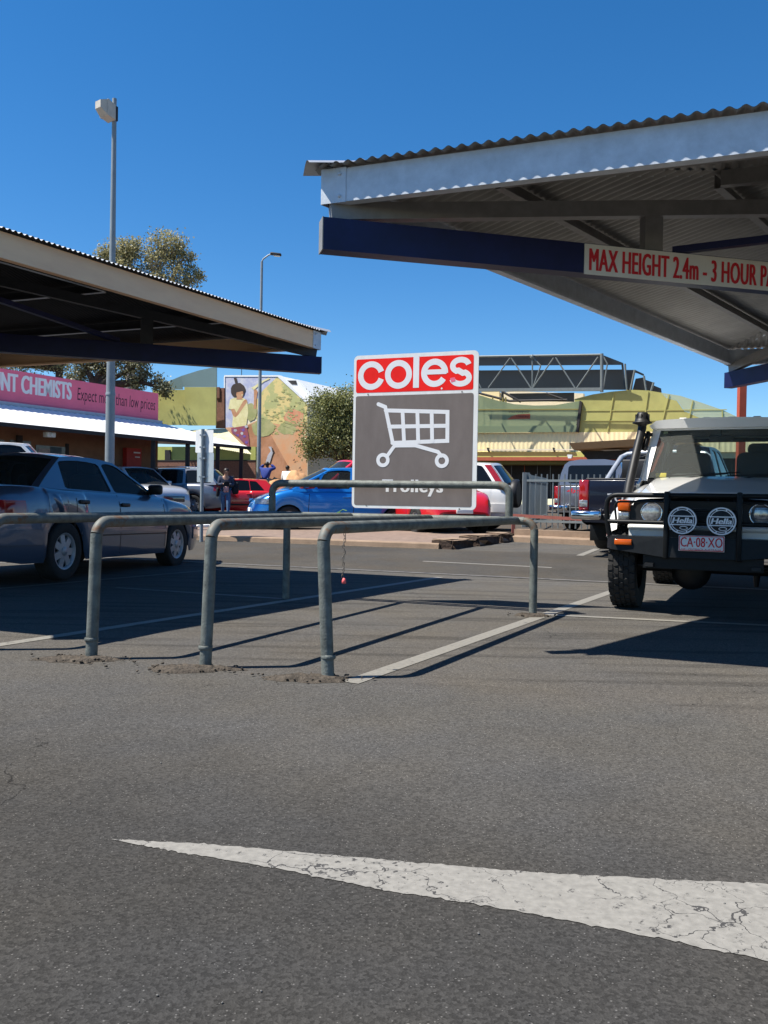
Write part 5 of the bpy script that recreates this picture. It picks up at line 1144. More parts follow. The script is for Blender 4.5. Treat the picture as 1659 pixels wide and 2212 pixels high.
for y in (-.85, .85): mb.box((-4.15, y, 1.08), (2.05, .03, .25))
mb.box((-5.17, 0, 1.08), (.03, 1.70, .25)); mb.box((-3.16, 0, 1.05), (.05, 1.68, .22))
for y in (-.80, .80): mb.box((-3.14, y * .9, 1.3), (.04, .04, .5))
mb.build('tray', 'alu', cz)
# wheels with chunky tread
w = .235; ty = MB(); ri = .215
ty.lathe([(ri, -w * .42), (ri + .03, -w * .49), (WR * .9, -w * .5), (WR * .955, -w * .46), (WR - .012, -w * .36), (WR - .012, w * .36), (WR * .955, w * .46), (WR * .9, w * .5), (ri + .03, w * .49), (ri, w * .42)], (0, 0, 0), (0, 1, 0), 40)
rr = random.Random(2)
for row, (y0, y1) in enumerate(((-.50, -.30), (-.27, -.09), (-.08, .08), (.09, .27), (.30, .50))):
    n = 30
    for q in range(n):
        a = 2 * math.pi * (q + (.5 if row % 2 else 0)) / n; d = V((math.cos(a), 0, math.sin(a))); t = V((-d.z, 0, d.x)); yy = (y0 + y1) / 2 * w; ww = (y1 - y0) * w; top = WR if row in (1, 2, 3) else WR - .006
        tw_ = .030; sk = .010 * (1 if (q + row) % 2 else -1)
        lo = WR - .035
        ty.hexa([d * lo + t * -tw_ + V((0, yy - ww / 2, 0)), d * lo + t * tw_ + V((0, yy - ww / 2, 0)), d * lo + t * (tw_ + sk) + V((0, yy + ww / 2, 0)), d * lo + t * (-tw_ + sk) + V((0, yy + ww / 2, 0)),
                 d * top + t * (-tw_ + .006) + V((0, yy - ww / 2 * .86, 0)), d * top + t * (tw_ - .006) + V((0, yy - ww / 2 * .86, 0)), d * top + t * (tw_ + sk - .006) + V((0, yy + ww / 2 * .86, 0)), d * top + t * (-tw_ + sk + .006) + V((0, yy + ww / 2 * .86, 0))])
rm = MB(); rm.lathe([(ri + .004, w * .44), (ri - .012, w * .42), (ri - .02, .02), (.10, .03), (.08, .07), (0, .075)], (0, 0, 0), (0, 1, 0), 28)
hb = MB(); hb.lathe([(.08, -w * .5), (.08, 0)], (0, 0, 0), (0, 1, 0), 14); wh = hb.build('wheel', 'black', cz); ty.build('tyre', 'rubber', wh); rm.build('rim', 'hubcap', wh)
wh.location = (-AX, -.675, WR); wh.rotation_euler = (0, 0, math.pi)
for x, y, a in ((-AX, .675, 0), (-RAX, -.675, math.pi), (-RAX, .675, 0)): c_ = copy_tree(wh, cz); c_.location = (x, y, WR); c_.rotation_euler = (0, .3, a)
# ================================================================== chemist shop at the left
w_ = Vector((.505, .863, 0)); nW = Vector((.863, -.505, 0)); W0 = Vector((-8.68, 32.4, 0)); Z = Vector((0, 0, 1))
def gz_(p): return g(p.x, p.y)
shop = thing('chemist_shop', 'brown walled shop with a pink sign board and a white sloping awning', 'building', tuple(W0 - w_ * 5 + Z * .45))
GB = .40
def wp(s, z, out=0.0): return W0 + w_ * s + nW * out + Z * z
sW = lambda u, v=860: (PL(u, v, W0, nW) - W0).dot(w_)
zW = lambda u, v: PL(u, v, W0, nW).z
mb = MB(); mb.hexa([wp(-16, GB - .2), wp(0.15, GB - .2), wp(0.15, GB - .2, -6), wp(-16, GB - .2, -6), wp(-16, 3.85), wp(0.15, 3.85), wp(.15, 3.85, -6), wp(-16, 3.85, -6)]); wall = mb.build('wall', 'brown_wall', shop)
mb = MB(); mb.hexa([wp(-16, 3.80, .02), wp(0, 3.80, .02), wp(0, 3.80, .14), wp(-16, 3.80, .14), wp(-16, 4.84, .02), wp(0, 4.84, .02), wp(0, 4.84, .14), wp(-16, 4.84, .14)]); board = mb.build('sign_board', 'pink', shop)
bw = lambda o: (lambda a, b: wp(a, b, .142 + o))
zc = lambda u, vt, vb: (PL(u, vt, W0, nW).z, PL(u, vb, W0, nW).z)
sE = sW(148, 840); h1, h0 = zc(147, 829, 863); mb = MB(); sN = sW(2, 830)
scale = (sE - sN) / 11
put_text(mb, 'DISCOUNT CHEMISTS', bw(.001), sE - (sE - sN) * 1.66, sE, h0 - .02, h1 + .03, bold=.01, spacing=1.02, fat=.022); mb.build('shop_lettering', 'white_ink', board)
mb = MB(); sa, sb = sW(161, 860), sW(329, 880); m_ = PL(245, 865, W0, nW).z
put_text(mb, 'Expect more than low prices', bw(.001), sa, sb, 4.05, 4.60, bold=-.004, shear=.08, spacing=1.02); mb.build('slogan_lettering', 'ink', board)
AE = 2.17; az = 2.98; at_ = 3.70; mb = MB(); s1 = 3.0                   # awning: from the wall down to its edge
def aw(s, f, up=0.0): return wp(s, lerp(at_, az, f) + up, lerp(.30, AE, f))
k = 150; L = s1 + 16
vs = []
for i in range(k + 1):
    s = lerp(-16, s1, i / k); wv = .012 * math.cos(i * math.pi)
    fs = max(0.0, (s - .15) / (s1 - .15)); vs += [aw(s, fs if s > .15 else 0, wv), aw(s, 1, wv)]
mb.add(vs, [(2 * i, 2 * i + 1, 2 * i + 3, 2 * i + 2) for i in range(k)], 0, True); mb.add([p - Z * .06 for p in vs], [(2 * i, 2 * i + 1, 2 * i + 3, 2 * i + 2) for i in range(k)], 1, True)
mb.beam(aw(-16, 1) - Z * .05, aw(s1, 1) - Z * .05, .03, .12, 1); mb.add([aw(.15, 0), aw(s1, 1), wp(.15 + 1.2, az + .1, -1.6), wp(.15, at_, -1)], [(0, 1, 2, 3)], 0); mb.build('awning', ['awning', 'dark'], shop)
mb = MB(); mb.beam(wp(-16, 3.745, .20), wp(.1, 3.745, .20), .13, .14); mb.build('gutter', 'gutter', shop)
def rect(name, m, u0, v0, u1, v1, out=.03, dep=.05, parent=shop, mi=0):
    a = PL(u0, v0, W0 + nW * out, nW); b = PL(u1, v1, W0 + nW * out, nW); s0, s1_ = (a - W0).dot(w_), (b - W0).dot(w_); zm0, zm1 = min(a.z, b.z), max(a.z, b.z); mb = MB()
    mb.hexa([wp(s0, zm0, out - dep), wp(s1_, zm0, out - dep), wp(s1_, zm0, out), wp(s0, zm0, out), wp(s0, zm1, out - dep), wp(s1_, zm1, out - dep), wp(s1_, zm1, out), wp(s0, zm1, out)]); return mb.build(name, m, parent)
wn = rect('window', 'shopglass', 78, 961, 140, 1050, .03); rect('poster', 'poster', 83, 968, 108, 985, .04, .005, wn); rect('poster', 'teal', 109, 965, 133, 984, .04, .005, wn); rect('mullion', 'dark', 143, 958, 148, 1050, .05)
wn = rect('window', 'shopglass', 22, 950, 66, 1050, .03); rect('poster', 'poster', 52, 975, 64, 1000, .04, .005, wn); rect('downpipe', 'dark', 38, 940, 48, 1050, .12, .08)
rect('window', 'shopglass', -60, 945, 8, 1050, .03)
bx = rect('wall_box', 'box_red', 274, 967, 305, 1035, .22, .2)
rect('notice_lines', 'paper', 289, 976, 303, 980, .226, .004, bx); rect('notice_lines', 'paper', 292, 986, 302, 989, .226, .004, bx)
mb = MB(); c = wp(sW(24, 920), 2.78, AE - .35); mb.rbox(c, (.22, .30, .16), .02, 0, nW, w_); mb.rbox(c + nW * .13, (.05, .1, .1), .02); tag(mb.build('security_camera', 'paper', shop), 'white box camera')
for i, u in enumerate((331, 405, 470, 521)):
    p = PL(u, 1000, W0 + nW * (AE - .12), nW); mb = MB(); mb.box((p.x, p.y, (az + GB) / 2), (.14, .14, az - GB - .12)); mb.build('verandah_post', 'dark', shop)
# ================================================================== yellow green building beside it, with glass screens
n0 = Vector((-.35, -.937, 0)).normalized(); Q0 = P(400, 900, 41.0); Q0.z = 0
q = lambda u, v, out=0.0: PL(u, v, Q0 + n0 * out, n0)
hall = thing('screened_building', 'yellow green building with tinted glass screens behind the chemist shop', 'building', (Q0.x, Q0.y, .45))
def slab(name, pts, m, out, th, parent):
    mb = MB(); f = [q(u, v, out) for u, v in pts]; b = [p - n0 * th for p in f]; n = len(f); mb.poly(f); mb.poly(list(reversed(b)))
    for i in range(n): mb.quad(f[i], b[i], b[(i + 1) % n], f[(i + 1) % n])
    return mb.build(name, m, parent)
slab('wall', [(318, 965), (552, 965), (552, 1075), (318, 1075)], 'greenwall', 0, .3, hall)
slab('stone_base', [(318, 996), (552, 996), (552, 1080), (318, 1080)], 'brick', .06, .05, hall)
slab('lower_screen', [(330, 842), (400, 842), (404, 918), (330, 918)], 'olivepanel', .5, .06, hall); slab('screen', [(325, 840), (392, 812), (394, 841), (325, 841)], 'bluescreen', .5, .04, hall)
slab('lower_screen', [(398, 836), (467, 836), (466, 919), (405, 919)], 'olivepanel', .8, .06, hall); slab('screen', [(392, 812), (430, 800), (468, 792), (468, 835.5), (394, 835.5)], 'bluescreen', .8, .04, hall)
slab('pillar', [(468, 838), (484, 838), (484, 925), (466, 925)], 'brick', .1, .12, hall); slab('pillar_cap', [(466, 836), (474, 836), (474, 860), (466, 860)], 'brick', .16, .05, hall)
mb = MB(); a, b = q(405, 930, .2), q(488, 926, .2); c, d = q(545, 982, 2.6), q(405, 958, 2.6); n = 60
vs = []
for i in range(n + 1): vs += [a.lerp(b, i / n) + Z * .02 * (i % 2), d.lerp(c, i / n) + Z * .02 * (i % 2)]
mb.add(vs, [(2 * i, 2 * i + 1, 2 * i + 3, 2 * i + 2) for i in range(n)]); mb.build('lean_to_roof', 'roof_yellow', hall)
slab('wall_frame', [(318, 993.5), (552, 993.5), (552, 996), (318, 996)], 'dark', .08, .05, hall)
for u in (356,): slab('wall_panel', [(u, 972), (u + 12, 972), (u + 12, 994), (u, 994)], 'cream2' if u > 500 else 'dark', .07, .05, hall)
# ================================================================== the gabled building with the painted wall
n1_ = Vector((-.50, -.866, 0)).normalized(); M0 = P(580, 900, 44.0); M0.z = 0
mural = thing('painted_building', 'gabled building with a wall painting of a child among leaves and red earth', 'building', (M0.x, M0.y, .48))
qm = lambda zx, zy, out=0.0: PL(406.6 + zx * .2124, 772.6 + zy * .2124, M0 + n1_ * out, n1_)       # measured in the enlarged photograph
def mslab(name, pts, m, out, th, parent):
    mb = MB(); f = [qm(x, y, out) for x, y in pts]; b = [p - n1_ * th for p in f]; n = len(f); mb.poly(f); mb.poly(list(reversed(b)))
    for i in range(n): mb.quad(f[i], b[i], b[(i + 1) % n], f[(i + 1) % n])
    return mb.build(name, m, parent)
OUT = [(370, 186), (915, 186), (1215, 466), (1215, 1520), (370, 1520)]
wl = mslab('wall', OUT, 'cream2', 0, 6, mural)
mslab('roof', [(985, 222), (1110, 222), (1275, 385), (1290, 480), (1222, 470), (935, 186)], 'whiteroof', -.3, 5.4, mural)
mslab('verge_trim', [(366, 178), (922, 178), (1228, 462), (1214, 476), (908, 194), (366, 194)], 'whiteroof', .03, .3, mural); mslab('corner_trim', [(362, 194), (373, 194), (373, 1500), (362, 1500)], 'whiteroof', .035, .1, mural)
mslab('roof_vent', [(990, 232), (1095, 232), (1108, 276), (1040, 270)], 'dark', .02 - .3, .1, mural)
def pm(name, c, c2=None, sc=3, thr=(.42, .58)): M[name] = mat(name, c, .85, var=.1, scale=sc, col2=c2, thr=thr)
pm('art_sky', (.38, .40, .55), (.52, .52, .58)); pm('art_yellow', (.66, .52, .22), (.42, .42, .18), 1.6, (.46, .52)); pm('art_orange', (.60, .30, .15), (.55, .34, .20), 1.5); pm('art_green', (.30, .31, .13), (.40, .38, .18), 2)
pm('art_leaf', (.44, .40, .15), (.34, .34, .13), 2); pm('art_earth', (.36, .17, .085), (.46, .23, .13), 1.2); pm('art_hair', (.05, .035, .03)); pm('art_shirt', (.70, .64, .36), (.62, .56, .28)); pm('art_skin', (.42, .20, .10), (.50, .27, .15)); pm('art_skirt', (.30, .07, .07), (.22, .08, .16), 5); pm('art_purple', (.16, .08, .30)); pm('art_grey', (.42, .42, .46)); pm('art_black', (.04, .03, .03)); pm('art_red', (.60, .20, .12), (.58, .33, .18), 2)
art = []
lay = [0]
def paint(name, pts, m):
    lay[0] += 1; mb = MB(); o = .003 + .0012 * lay[0]; mb.fill([pts], lambda x, y: qm(x, y, o)); 
    o_ = mb.build(name, m, wl); return o_
def blob(cx, cy, rx, ry, n=14, seed=0, j=.18): rr = random.Random(seed); return [(cx + rx * rr.uniform(1 - j, 1 + j) * math.cos(2 * math.pi * i / n), cy + ry * rr.uniform(1 - j, 1 + j) * math.sin(2 * math.pi * i / n)) for i in range(n)]
paint('painted_sky', [(375, 196), (905, 196), (760, 330), (640, 520), (560, 700), (375, 712)], 'art_sky')
paint('painted_leaves', [(905, 196), (1210, 470), (1210, 640), (1000, 690), (700, 640), (640, 520), (760, 330)], 'art_yellow')
paint('painted_earth', [(375, 712), (560, 700), (700, 640), (1000, 690), (1210, 640), (1210, 1500), (375, 1500)], 'art_orange')
paint('painted_shade', [(600, 690), (760, 640), (1060, 1180), (1060, 1500), (600, 1500), (560, 900)], 'art_earth')  # diagonal cast shadow on the wall, painted in as a darker colour
paint('painted_earth', blob(1080, 600, 100, 70, 12, 3), 'art_red'); paint('painted_leaves', blob(1000, 720, 95, 60, 14, 5), 'art_green')
rr = random.Random(21); mb = MB(); lay[0] += 1
for i in range(190):
    x, y = rr.uniform(700, 1190), rr.uniform(290, 780)
    if y < 196 + (x - 905) * .95 + 40 or y < 640 - (x - 640) * .95: continue
    mb.fill([blob(x, y, rr.uniform(7, 24), rr.uniform(4, 10), 8, i, .35)], lambda a, b: qm(a, b, .003 + .0012 * lay[0] + .00004 * i), i % 2)
mb.build('painted_leaves', ['art_green', 'art_leaf'], wl); lay[0] += 7
paint('painted_leaves', blob(760, 720, 130, 85, 16, 8), 'art_green'); paint('painted_leaves', blob(640, 560, 60, 90, 14, 9), 'art_green'); paint('painted_branch', [(640, 300), (655, 300), (760, 230), (820, 205), (835, 215), (770, 245), (665, 330)], 'art_shirt')
paint('painted_arm', [(668, 330), (690, 320), (706, 345), (694, 420), (690, 520), (664, 520), (668, 420)], 'art_skin')
paint('painted_shirt', [(425, 425), (470, 408), (560, 410), (600, 440), (610, 560), (590, 690), (470, 715), (445, 690), (455, 600), (440, 530), (408, 520)], 'art_shirt')
paint('painted_arm', [(432, 525), (470, 520), (490, 560), (560, 440), (590, 420), (600, 450), (510, 580), (480, 608), (455, 590)], 'art_skin')
paint('painted_trunk', [(462, 205), (490, 202), (505, 268), (480, 270)], 'art_black'); paint('painted_hair', blob(505, 332, 74, 76, 20, 2, .05), 'art_hair'); paint('painted_neck', [(495, 395), (545, 390), (552, 425), (490, 425)], 'art_skin'); paint('painted_face', [(490, 345), (530, 338), (556, 335), (560, 372), (552, 402), (528, 415), (500, 405), (487, 380)], 'art_skin'); paint('painted_fringe', [(478, 300), (560, 292), (574, 350), (548, 340), (520, 348), (492, 352), (482, 395), (460, 392)], 'art_hair'); paint('painted_mouth', [(540, 376), (556, 374), (554, 384), (542, 386)], 'art_shirt')
paint('painted_skirt', [(437, 715), (590, 690), (612, 780), (625, 900), (600, 905), (500, 800), (440, 760)], 'art_skirt')
for i, (x, y) in enumerate(((480, 740), (505, 790), (560, 735), (590, 700), (570, 800), (590, 860), (545, 770))): paint('painted_flower', blob(x, y, 16, 14, 8, i + 30), 'art_purple' if i % 3 else 'art_grey')
paint('painted_bird', [(815, 905), (850, 905), (868, 950), (850, 1000), (830, 1070), (785, 1070), (810, 990), (840, 950)], 'art_grey'); paint('painted_bird', [(842, 905), (862, 925), (872, 955), (858, 965), (850, 930)], 'art_black')
for x, y in ((1075, 1040), (1135, 1120)): paint('painted_bird', [(x - 14, y + 8), (x, y - 6), (x + 12, y - 12), (x + 4, y + 2), (x + 14, y + 10), (x, y + 6)], 'art_black')
mb = MB(); p0, p1 = qm(543, 186, -2), qm(543, 100, -2); mb.tube([p0, p1], .02, 6); mb.build('aerial', 'dark', mural)
# ================================================================== shopping centre at the right
nB = Vector((-.46, -.888, 0)).normalized(); B0 = P(1030, 960, 44.0); B0.z = 0
def qb(u, v, out=0.0): return PL(u, v, B0 + nB * out, nB)
xB = Vector((-nB.y, nB.x, 0)); 
mall = thing('shopping_centre', 'shopping centre with a cream ribbed band, glass screens and a roof truss', 'building', (B0.x, B0.y, .48))
def bslab(name, pts, m, out, th, parent=None):
    mb = MB(); f = [qb(u, v, out) for u, v in pts]; b = [p - nB * th for p in f]; n = len(f); mb.poly(f); mb.poly(list(reversed(b)))
    for i in range(n): mb.quad(f[i], b[i], b[(i + 1) % n], f[(i + 1) % n])
    return mb.build(name, m, parent or mall)
bslab('shop_front', [(640, 990), (1700, 990), (1700, 1075), (640, 1080)], 'dark', -1.5, .3)
for i in range(26): u = 880 + i * 28; bslab('shop_front_bar', [(u, 1003), (u + 1.5, 1003), (u + 1.5, 1076), (u, 1076)], 'redbeam' if i % 3 == 0 else 'shopglass', -1.46, .03)
mb = MB(); a, b = qb(700, 937, .0), qb(1700, 931, .0); n = 420; low = [qb(700, 976.5), qb(1700, 976.5)]; vs = []
for i in range(n + 1):
    o = nB * (.012 if (i // 2) % 2 else 0.0); vs += [a.lerp(b, i / n) + o, low[0].lerp(low[1], i / n) + o]
mb.add(vs, [(2 * i, 2 * i + 1, 2 * i + 3, 2 * i + 2) for i in range(n)]); mb.hexa([qb(700, 990, -.1), qb(1700, 990, -.1), qb(1700, 990, -5), qb(700, 990, -5), qb(700, 937, -.1), qb(1700, 931, -.1), qb(1700, 931, -5), qb(700, 937, -5)]); mb.build('ribbed_band', 'cream', mall)
bslab('rain_pipe', [(700, 972), (1240, 970), (1240, 972.5), (700, 974.5)], 'cream2', .35, .08)
for u in (1051, 1193): bslab('pipe_bracket', [(u, 967), (u + 3, 967), (u + 5, 976), (u + 3, 976)], 'dark', .42, .2)
bslab('green_band', [(700, 976), (1262, 976), (1262, 987.5), (700, 987.5)], 'lime', .25, .6); bslab('red_beam', [(645, 988), (1330, 987), (1330, 994.5), (645, 995.5)], 'redbeam', .6, .25); bslab('soffit', [(700, 995), (1330, 995), (1330, 1003), (700, 1003)], 'olive', .3, 1.2)
bslab('flood_light', [(1225, 982), (1236, 982), (1234, 990), (1227, 990)], 'paper', .9, .2)
# tan entrance canopy, standing forward
mb = MB(); f = [qb(1229, 957, 5), qb(1480, 942, 5), qb(1480, 958, 4.7), qb(1238, 971, 4.7)]; bk = [p - nB * 5 for p in f]; mb.poly(f); mb.quad(f[3], f[2], bk[2] + Z * .0, bk[3]); mb.quad(f[0], bk[0], bk[1], f[1]); mb.quad(f[0], f[3], bk[3], bk[0]); mb.build('entrance_canopy', 'tanroof', mall)
mb = MB(); f = [qb(1254, 975, 4.0), qb(1480, 968, 4.0), qb(1480, 990, 3.9), qb(1270, 993, 3.9)]; bk = [p - nB * 3.6 for p in f]; mb.poly(f); mb.quad(f[0], f[3], bk[3], bk[0]); mb.build('canopy_beam', 'dark', mall)
mb = MB(); mb.poly([qb(1297, 972.5, 4.4), qb(1335, 971, 4.4), qb(1362, 975, 3.4), qb(1322, 977, 3.4)]); mb.build('ceiling_light', 'paper', mall)
# glass screens on the roof
bslab('glass_screen', [(1000, 838), (1031, 852), (1070, 864), (1110, 873), (1156, 876), (1200, 875), (1252, 866), (1244, 932), (1000, 934)], 'greenscreen', .12, .05); bslab('screen_rail', [(1000, 884), (1249, 883), (1249, 885.5), (1000, 886.5)], 'olive', .15, .03); bslab('screen_base', [(1000, 920), (1246, 919), (1244, 933), (1000, 935)], 'greenscreen', .18, .05); bslab('screen_end', [(1252, 865), (1257, 868), (1249, 934), (1243, 933)], 'dark', .16, .3)
for u0, u1 in ((1045, 1046), (1064, 1057), (1086, 1086), (1092, 1093)): bslab('screen_post', [(u0 - 1.3, 858), (u0 + 1.3, 858), (u1 + 1.3, 934), (u1 - 1.3, 934)], 'olive', .05, .06)
bslab('roof_sign', [(1096, 887), (1145, 886), (1145, 904), (1096, 906)], 'lime', .1, .06); bslab('roof_sign_band', [(1096, 906), (1106, 899), (1120, 895), (1145, 894), (1145, 904.5), (1110, 905)], 'redbeam', .13, .02)
mb = MB(); put_text(mb, '2 Hour Parking Level', lambda a, b: qb(a, -b, .17), 1099, 1142, -892.5, -888.2, bold=.01); put_text(mb, 'Trolley Bay', lambda a, b: qb(a, -b, .17), 1114, 1142, -902.5, -898, bold=.01); mb.build('roof_sign_lettering', 'ink', mall)
bslab('rear_wall', [(1000, 855), (1112, 845), (1260, 850), (1260, 935), (1000, 935)], 'cream2', -2.5, .3); bslab('rear_wall', [(1040, 846), (1078, 846), (1079, 866), (1040, 858)], 'cream', -2.3, .2)
pk = [(1241, 862), (1280, 852), (1320, 846), (1365, 842), (1400, 843.5), (1427, 848)]
bslab('roof_panel', pk + [(1440, 860), (1462, 866), (1478, 888), (1520, 906), (1540, 934), (1249, 934)], 'olivepanel', 0, .08); bslab('clear_roof_panel', [(1427, 848), (1470, 855), (1510, 868), (1562, 886), (1598, 903), (1625, 934), (1541, 934), (1521, 906), (1479, 888), (1463, 866), (1441, 860)], 'palescreen', 0, .06)
for pts in ([(1243, 886), (1570, 884), (1570, 886), (1243, 888)], [(1246, 908), (1520, 907), (1520, 908.5), (1246, 909.5)]): bslab('panel_rail', pts, 'olivepanel', .03, .02)
for u0, v0, u1 in ((1326, 846, 1312), (1400, 844, 1388), (1445, 851, 1425), (1497, 864, 1482), (1560, 886, 1562)): bslab('panel_rail', [(u0 - 1.2, v0 + 1), (u0 + 1.2, v0 + 1), (u1 + 1.2, 933), (u1 - 1.2, 933)], 'olivepanel', .05, .04)
# roof truss and shade sails
def qt(u, v, o=1.2): return qb(u, v, o)
def bar_(a, b, r=.045, m='truss', name='truss_member'): mb = MB(); mb.tube([qt(*a), qt(*b)], r, 8); return mb.build(name, m, mall)
bar_((985, 771), (1300, 766), .05, name='truss_chord'); mb = MB(); mb.beam(qt(985, 843), qt(1299, 841), .16, .15); mb.build('truss_chord', 'truss', mall); bar_((1300, 764), (1300, 847), .08, name='truss_post'); bar_((1150, 770), (1150, 840), .036)
for a, b in (((1012, 787), (1039, 838)), ((1055, 838), (1102, 773)), ((1104, 773), (1147, 838)), ((1151, 838), (1196, 773)), ((1200, 772), (1242, 838)), ((1246, 838), (1292, 771)), ((1150, 771), (1168, 790)), ((1168, 790), (1152, 836)), ((1302, 768), (1312, 786)), ((1312, 786), (1303, 840))): bar_(a, b, .034)
mb = MB(); mb.lathe([(0, -.13), (.13, 0), (0, .13)], qt(1150, 771, 1.25), (0, 0, 1), 10); mb.build('truss_node', 'truss', mall)
def sail(pts, o, th=.05): bslab('shade_sail', pts, 'shadecloth', o, th)
sail([(985, 771), (1300, 766), (1346, 784), (1346, 788), (985, 790)], .6); sail([(985, 802), (1036, 800), (1346, 798), (1352, 842), (985, 842)], -.6); sail([(1346, 784), (1352, 842), (1348, 842), (1342, 786)], .2)
sail([(1349, 799), (1372, 799), (1391, 808), (1390, 812), (1376, 806)], -1.2); sail([(1352, 800), (1371, 800), (1365, 843), (1353, 843)], -1.6); sail([(1373, 818), (1391, 815), (1393, 844), (1366, 844)], -2.5); sail([(1393, 820), (1411, 826), (1407, 846), (1394, 845)], -3.2); sail([(1411, 832), (1428, 839), (1429, 848), (1408, 847)], -4)
sail([(1100, 850), (1240, 848), (1240, 868), (1110, 866)], -1.8)
for a, b in (((1371, 799), (1362, 843)), ((1391, 812), (1396, 845)), ((1412, 826), (1406, 846)), ((1350, 786), (1354, 842))): mb = MB(); mb.tube([qb(*a, -.5), qb(*b, -.5)], .05, 8); mb.build('sail_post', 'truss', mall)
for a, b in (((1030, 848), (1100, 866)), ((1100, 866), (1225, 864)), ((1085, 846), (1125, 868)), ((1180, 850), (1215, 862)), ((1085, 846), (1092, 932))): mb = MB(); mb.tube([qb(*a, -.4), qb(*b, -.4)], .06, 8); mb.build('roof_strut', 'dark', mall)
# small red roofed annexe under the tree
# ================================================================== boulders
def boulder(u, v0, v1, w, d, label, seed):
    c = P(u, v1, d); z1 = P(u, v0, d).z; gz = g(c.x, c.y); rr = random.Random(seed); bm = bmesh.new(); bmesh.ops.create_icosphere(bm, subdivisions=4, radius=1.0)
    off = [Vector((rr.uniform(-9, 9), rr.uniform(-9, 9), rr.uniform(-9, 9))) for _ in range(3)]
    from mathutils import noise
    for q in bm.verts:
        n_ = q.co.normalized(); k = 1 + .28 * noise.noise(n_ * 1.4 + off[0]) + .10 * noise.noise(n_ * 4 + off[1]) + .05 * noise.noise(n_ * 9 + off[2])
        q.co = Vector((n_.x * k * w / 2, n_.y * k * w * .38, max(-.2, n_.z * k) * (z1 - gz)))
        if n_.z > .5: q.co.z *= .93
    mb = MB(); bm.verts.index_update(); mb.add([q.co + Vector((c.x, c.y, gz)) for q in bm.verts], [[q.index for q in f.verts] for f in bm.faces], 0, True); bm.free()
    tag(mb.build('boulder', 'rock', loc=(c.x, c.y, gz)), label, 'rock', 'sandstone boulders')
boulder(642, 1019, 1100, 1.55, 37.5, 'wide flat topped orange boulder by the painted wall, behind the blue hatchback', 4)
boulder(590, 1030, 1100, 1.2, 38.6, 'smaller orange boulder at the foot of the person in the blue jacket', 9)
boulder(682, 1040, 1105, 1.3, 36.5, 'low orange boulder nearest the blue hatchback windscreen', 12)
# ================================================================== light poles, signs, fences
p = at(237, 985, 18.5); top = P(237, 213, 18.5); H = top.z - p.z
lp = thing('light_pole', 'tall tapered galvanised light pole with one beige box lamp', 'street lamp', p, group='car park light poles')
mb = MB(); mb.tube([p, p + Z * 1.2, p + Z * 3, p + Z * H * .55, p + Z * H], [.105, .10, .095, .068, .045], 20); mb.lathe([(.106, 3.0), (.104, 3.03), (.098, 3.06)], p, (0, 0, 1), 20); mb.build('pole', 'pole', lp)
hx = Vector((-.62, -.78, 0)).normalized(); hy = Vector((-hx.y, hx.x, 0)); c = p + Z * (H - .30)
def hx3(a, b, z): return c + hx * (a * .8) + hy * (b * .8) + Z * (z * .8)
mb = MB(); mb.hexa([hx3(.07, -.17, -.26), hx3(.25, -.17, -.21), hx3(.25, .17, -.21), hx3(.07, .17, -.26), hx3(.07, -.17, .13), hx3(.25, -.17, .20), hx3(.25, .17, .20), hx3(.07, .17, .13)])
mb.hexa([hx3(.253, -.18, -.22), hx3(.32, -.18, -.20), hx3(.32, .18, -.20), hx3(.253, .18, -.22), hx3(.253, -.18, .21), hx3(.32, -.18, .21), hx3(.32, .18, .21), hx3(.253, .18, .21)])
mb.hexa([hx3(.322, -.17, -.19), hx3(.50, -.12, -.05), hx3(.50, .12, -.05), hx3(.322, .17, -.19), hx3(.322, -.17, .20), hx3(.50, -.12, .14), hx3(.50, .12, .14), hx3(.322, .17, .20)])
mb.build('lamp_housing', 'lamp_body', lp); mb = MB(); mb.rbox(c + hx * .0 - Z * .02, (.13, .11, .32), .02, 0, hx, hy); mb.build('bracket', 'dark', lp)
p = at(558, 1057, 38.5); top = P(558, 565, 38.5); H = top.z - p.z
l2 = thing('light_pole', 'slim grey street light with a short arm, in front of the painted wall', 'street lamp', p, group='car park light poles')
mb = MB(); mb.tube([p, p + Z * 3, p + Z * H * .6, p + Z * H], [.10, .09, .07, .055], 14); mb.build('pole', 'pole', l2); mb = MB(); t_ = p + Z * H; mb.tube([t_, t_ + Vector((.06, 0, .12)), t_ + Vector((.3, 0, .3)), t_ + Vector((.42, 0, .34))], .035, 8); mb.build('arm', 'pole', l2)
mb = MB(); mb.rbox(t_ + Vector((.62, 0, .34)), (.5, .24, .11), .05, 0, (1, 0, -.12), (0, 1, 0)); hd_ = mb.build('lamp_head', 'dark', l2); mb = MB(); mb.rbox(t_ + Vector((.66, 0, .275)), (.30, .18, .05), .02, 0, (1, 0, -.12), (0, 1, 0)); mb.build('diffuser', 'lens', hd_)
p = at(435, 1150, 16.6); ps = thing('road_sign', 'grey sign post with a white plate above a bare aluminium plate on the island', 'sign', p)
zt1 = P(433, 929, 16.6).z; mb = MB(); mb.tube([p, Vector((p.x, p.y, zt1 + .02))], .035, 12); mb.tube([p + Z * .05, p + Z * (P(433, 1045, 16.6).z - p.z)], .032, 12); mb.build('post', 'pole', ps)
pdx = Vector((.88, -.47, 0)); pdn = Vector((.47, .88, 0))
def plate(u0, u1, v0, v1, m, nm, o): 
    a, b = P(u0, v1, 16.6), P(u1, v0, 16.6); mb = MB(); mid = P(433, v0, 16.6).x; pf = lambda x, z, oo=0: Vector((p.x, p.y, z)) + pdx * ((x - mid) * 1.14) + pdn * (o + oo); mb.fill([rrect(a.x, a.z, b.x, b.z, .02)], pf, 0, lambda x, z: pf(x, z, .004)); mb.build(nm, m, ps)
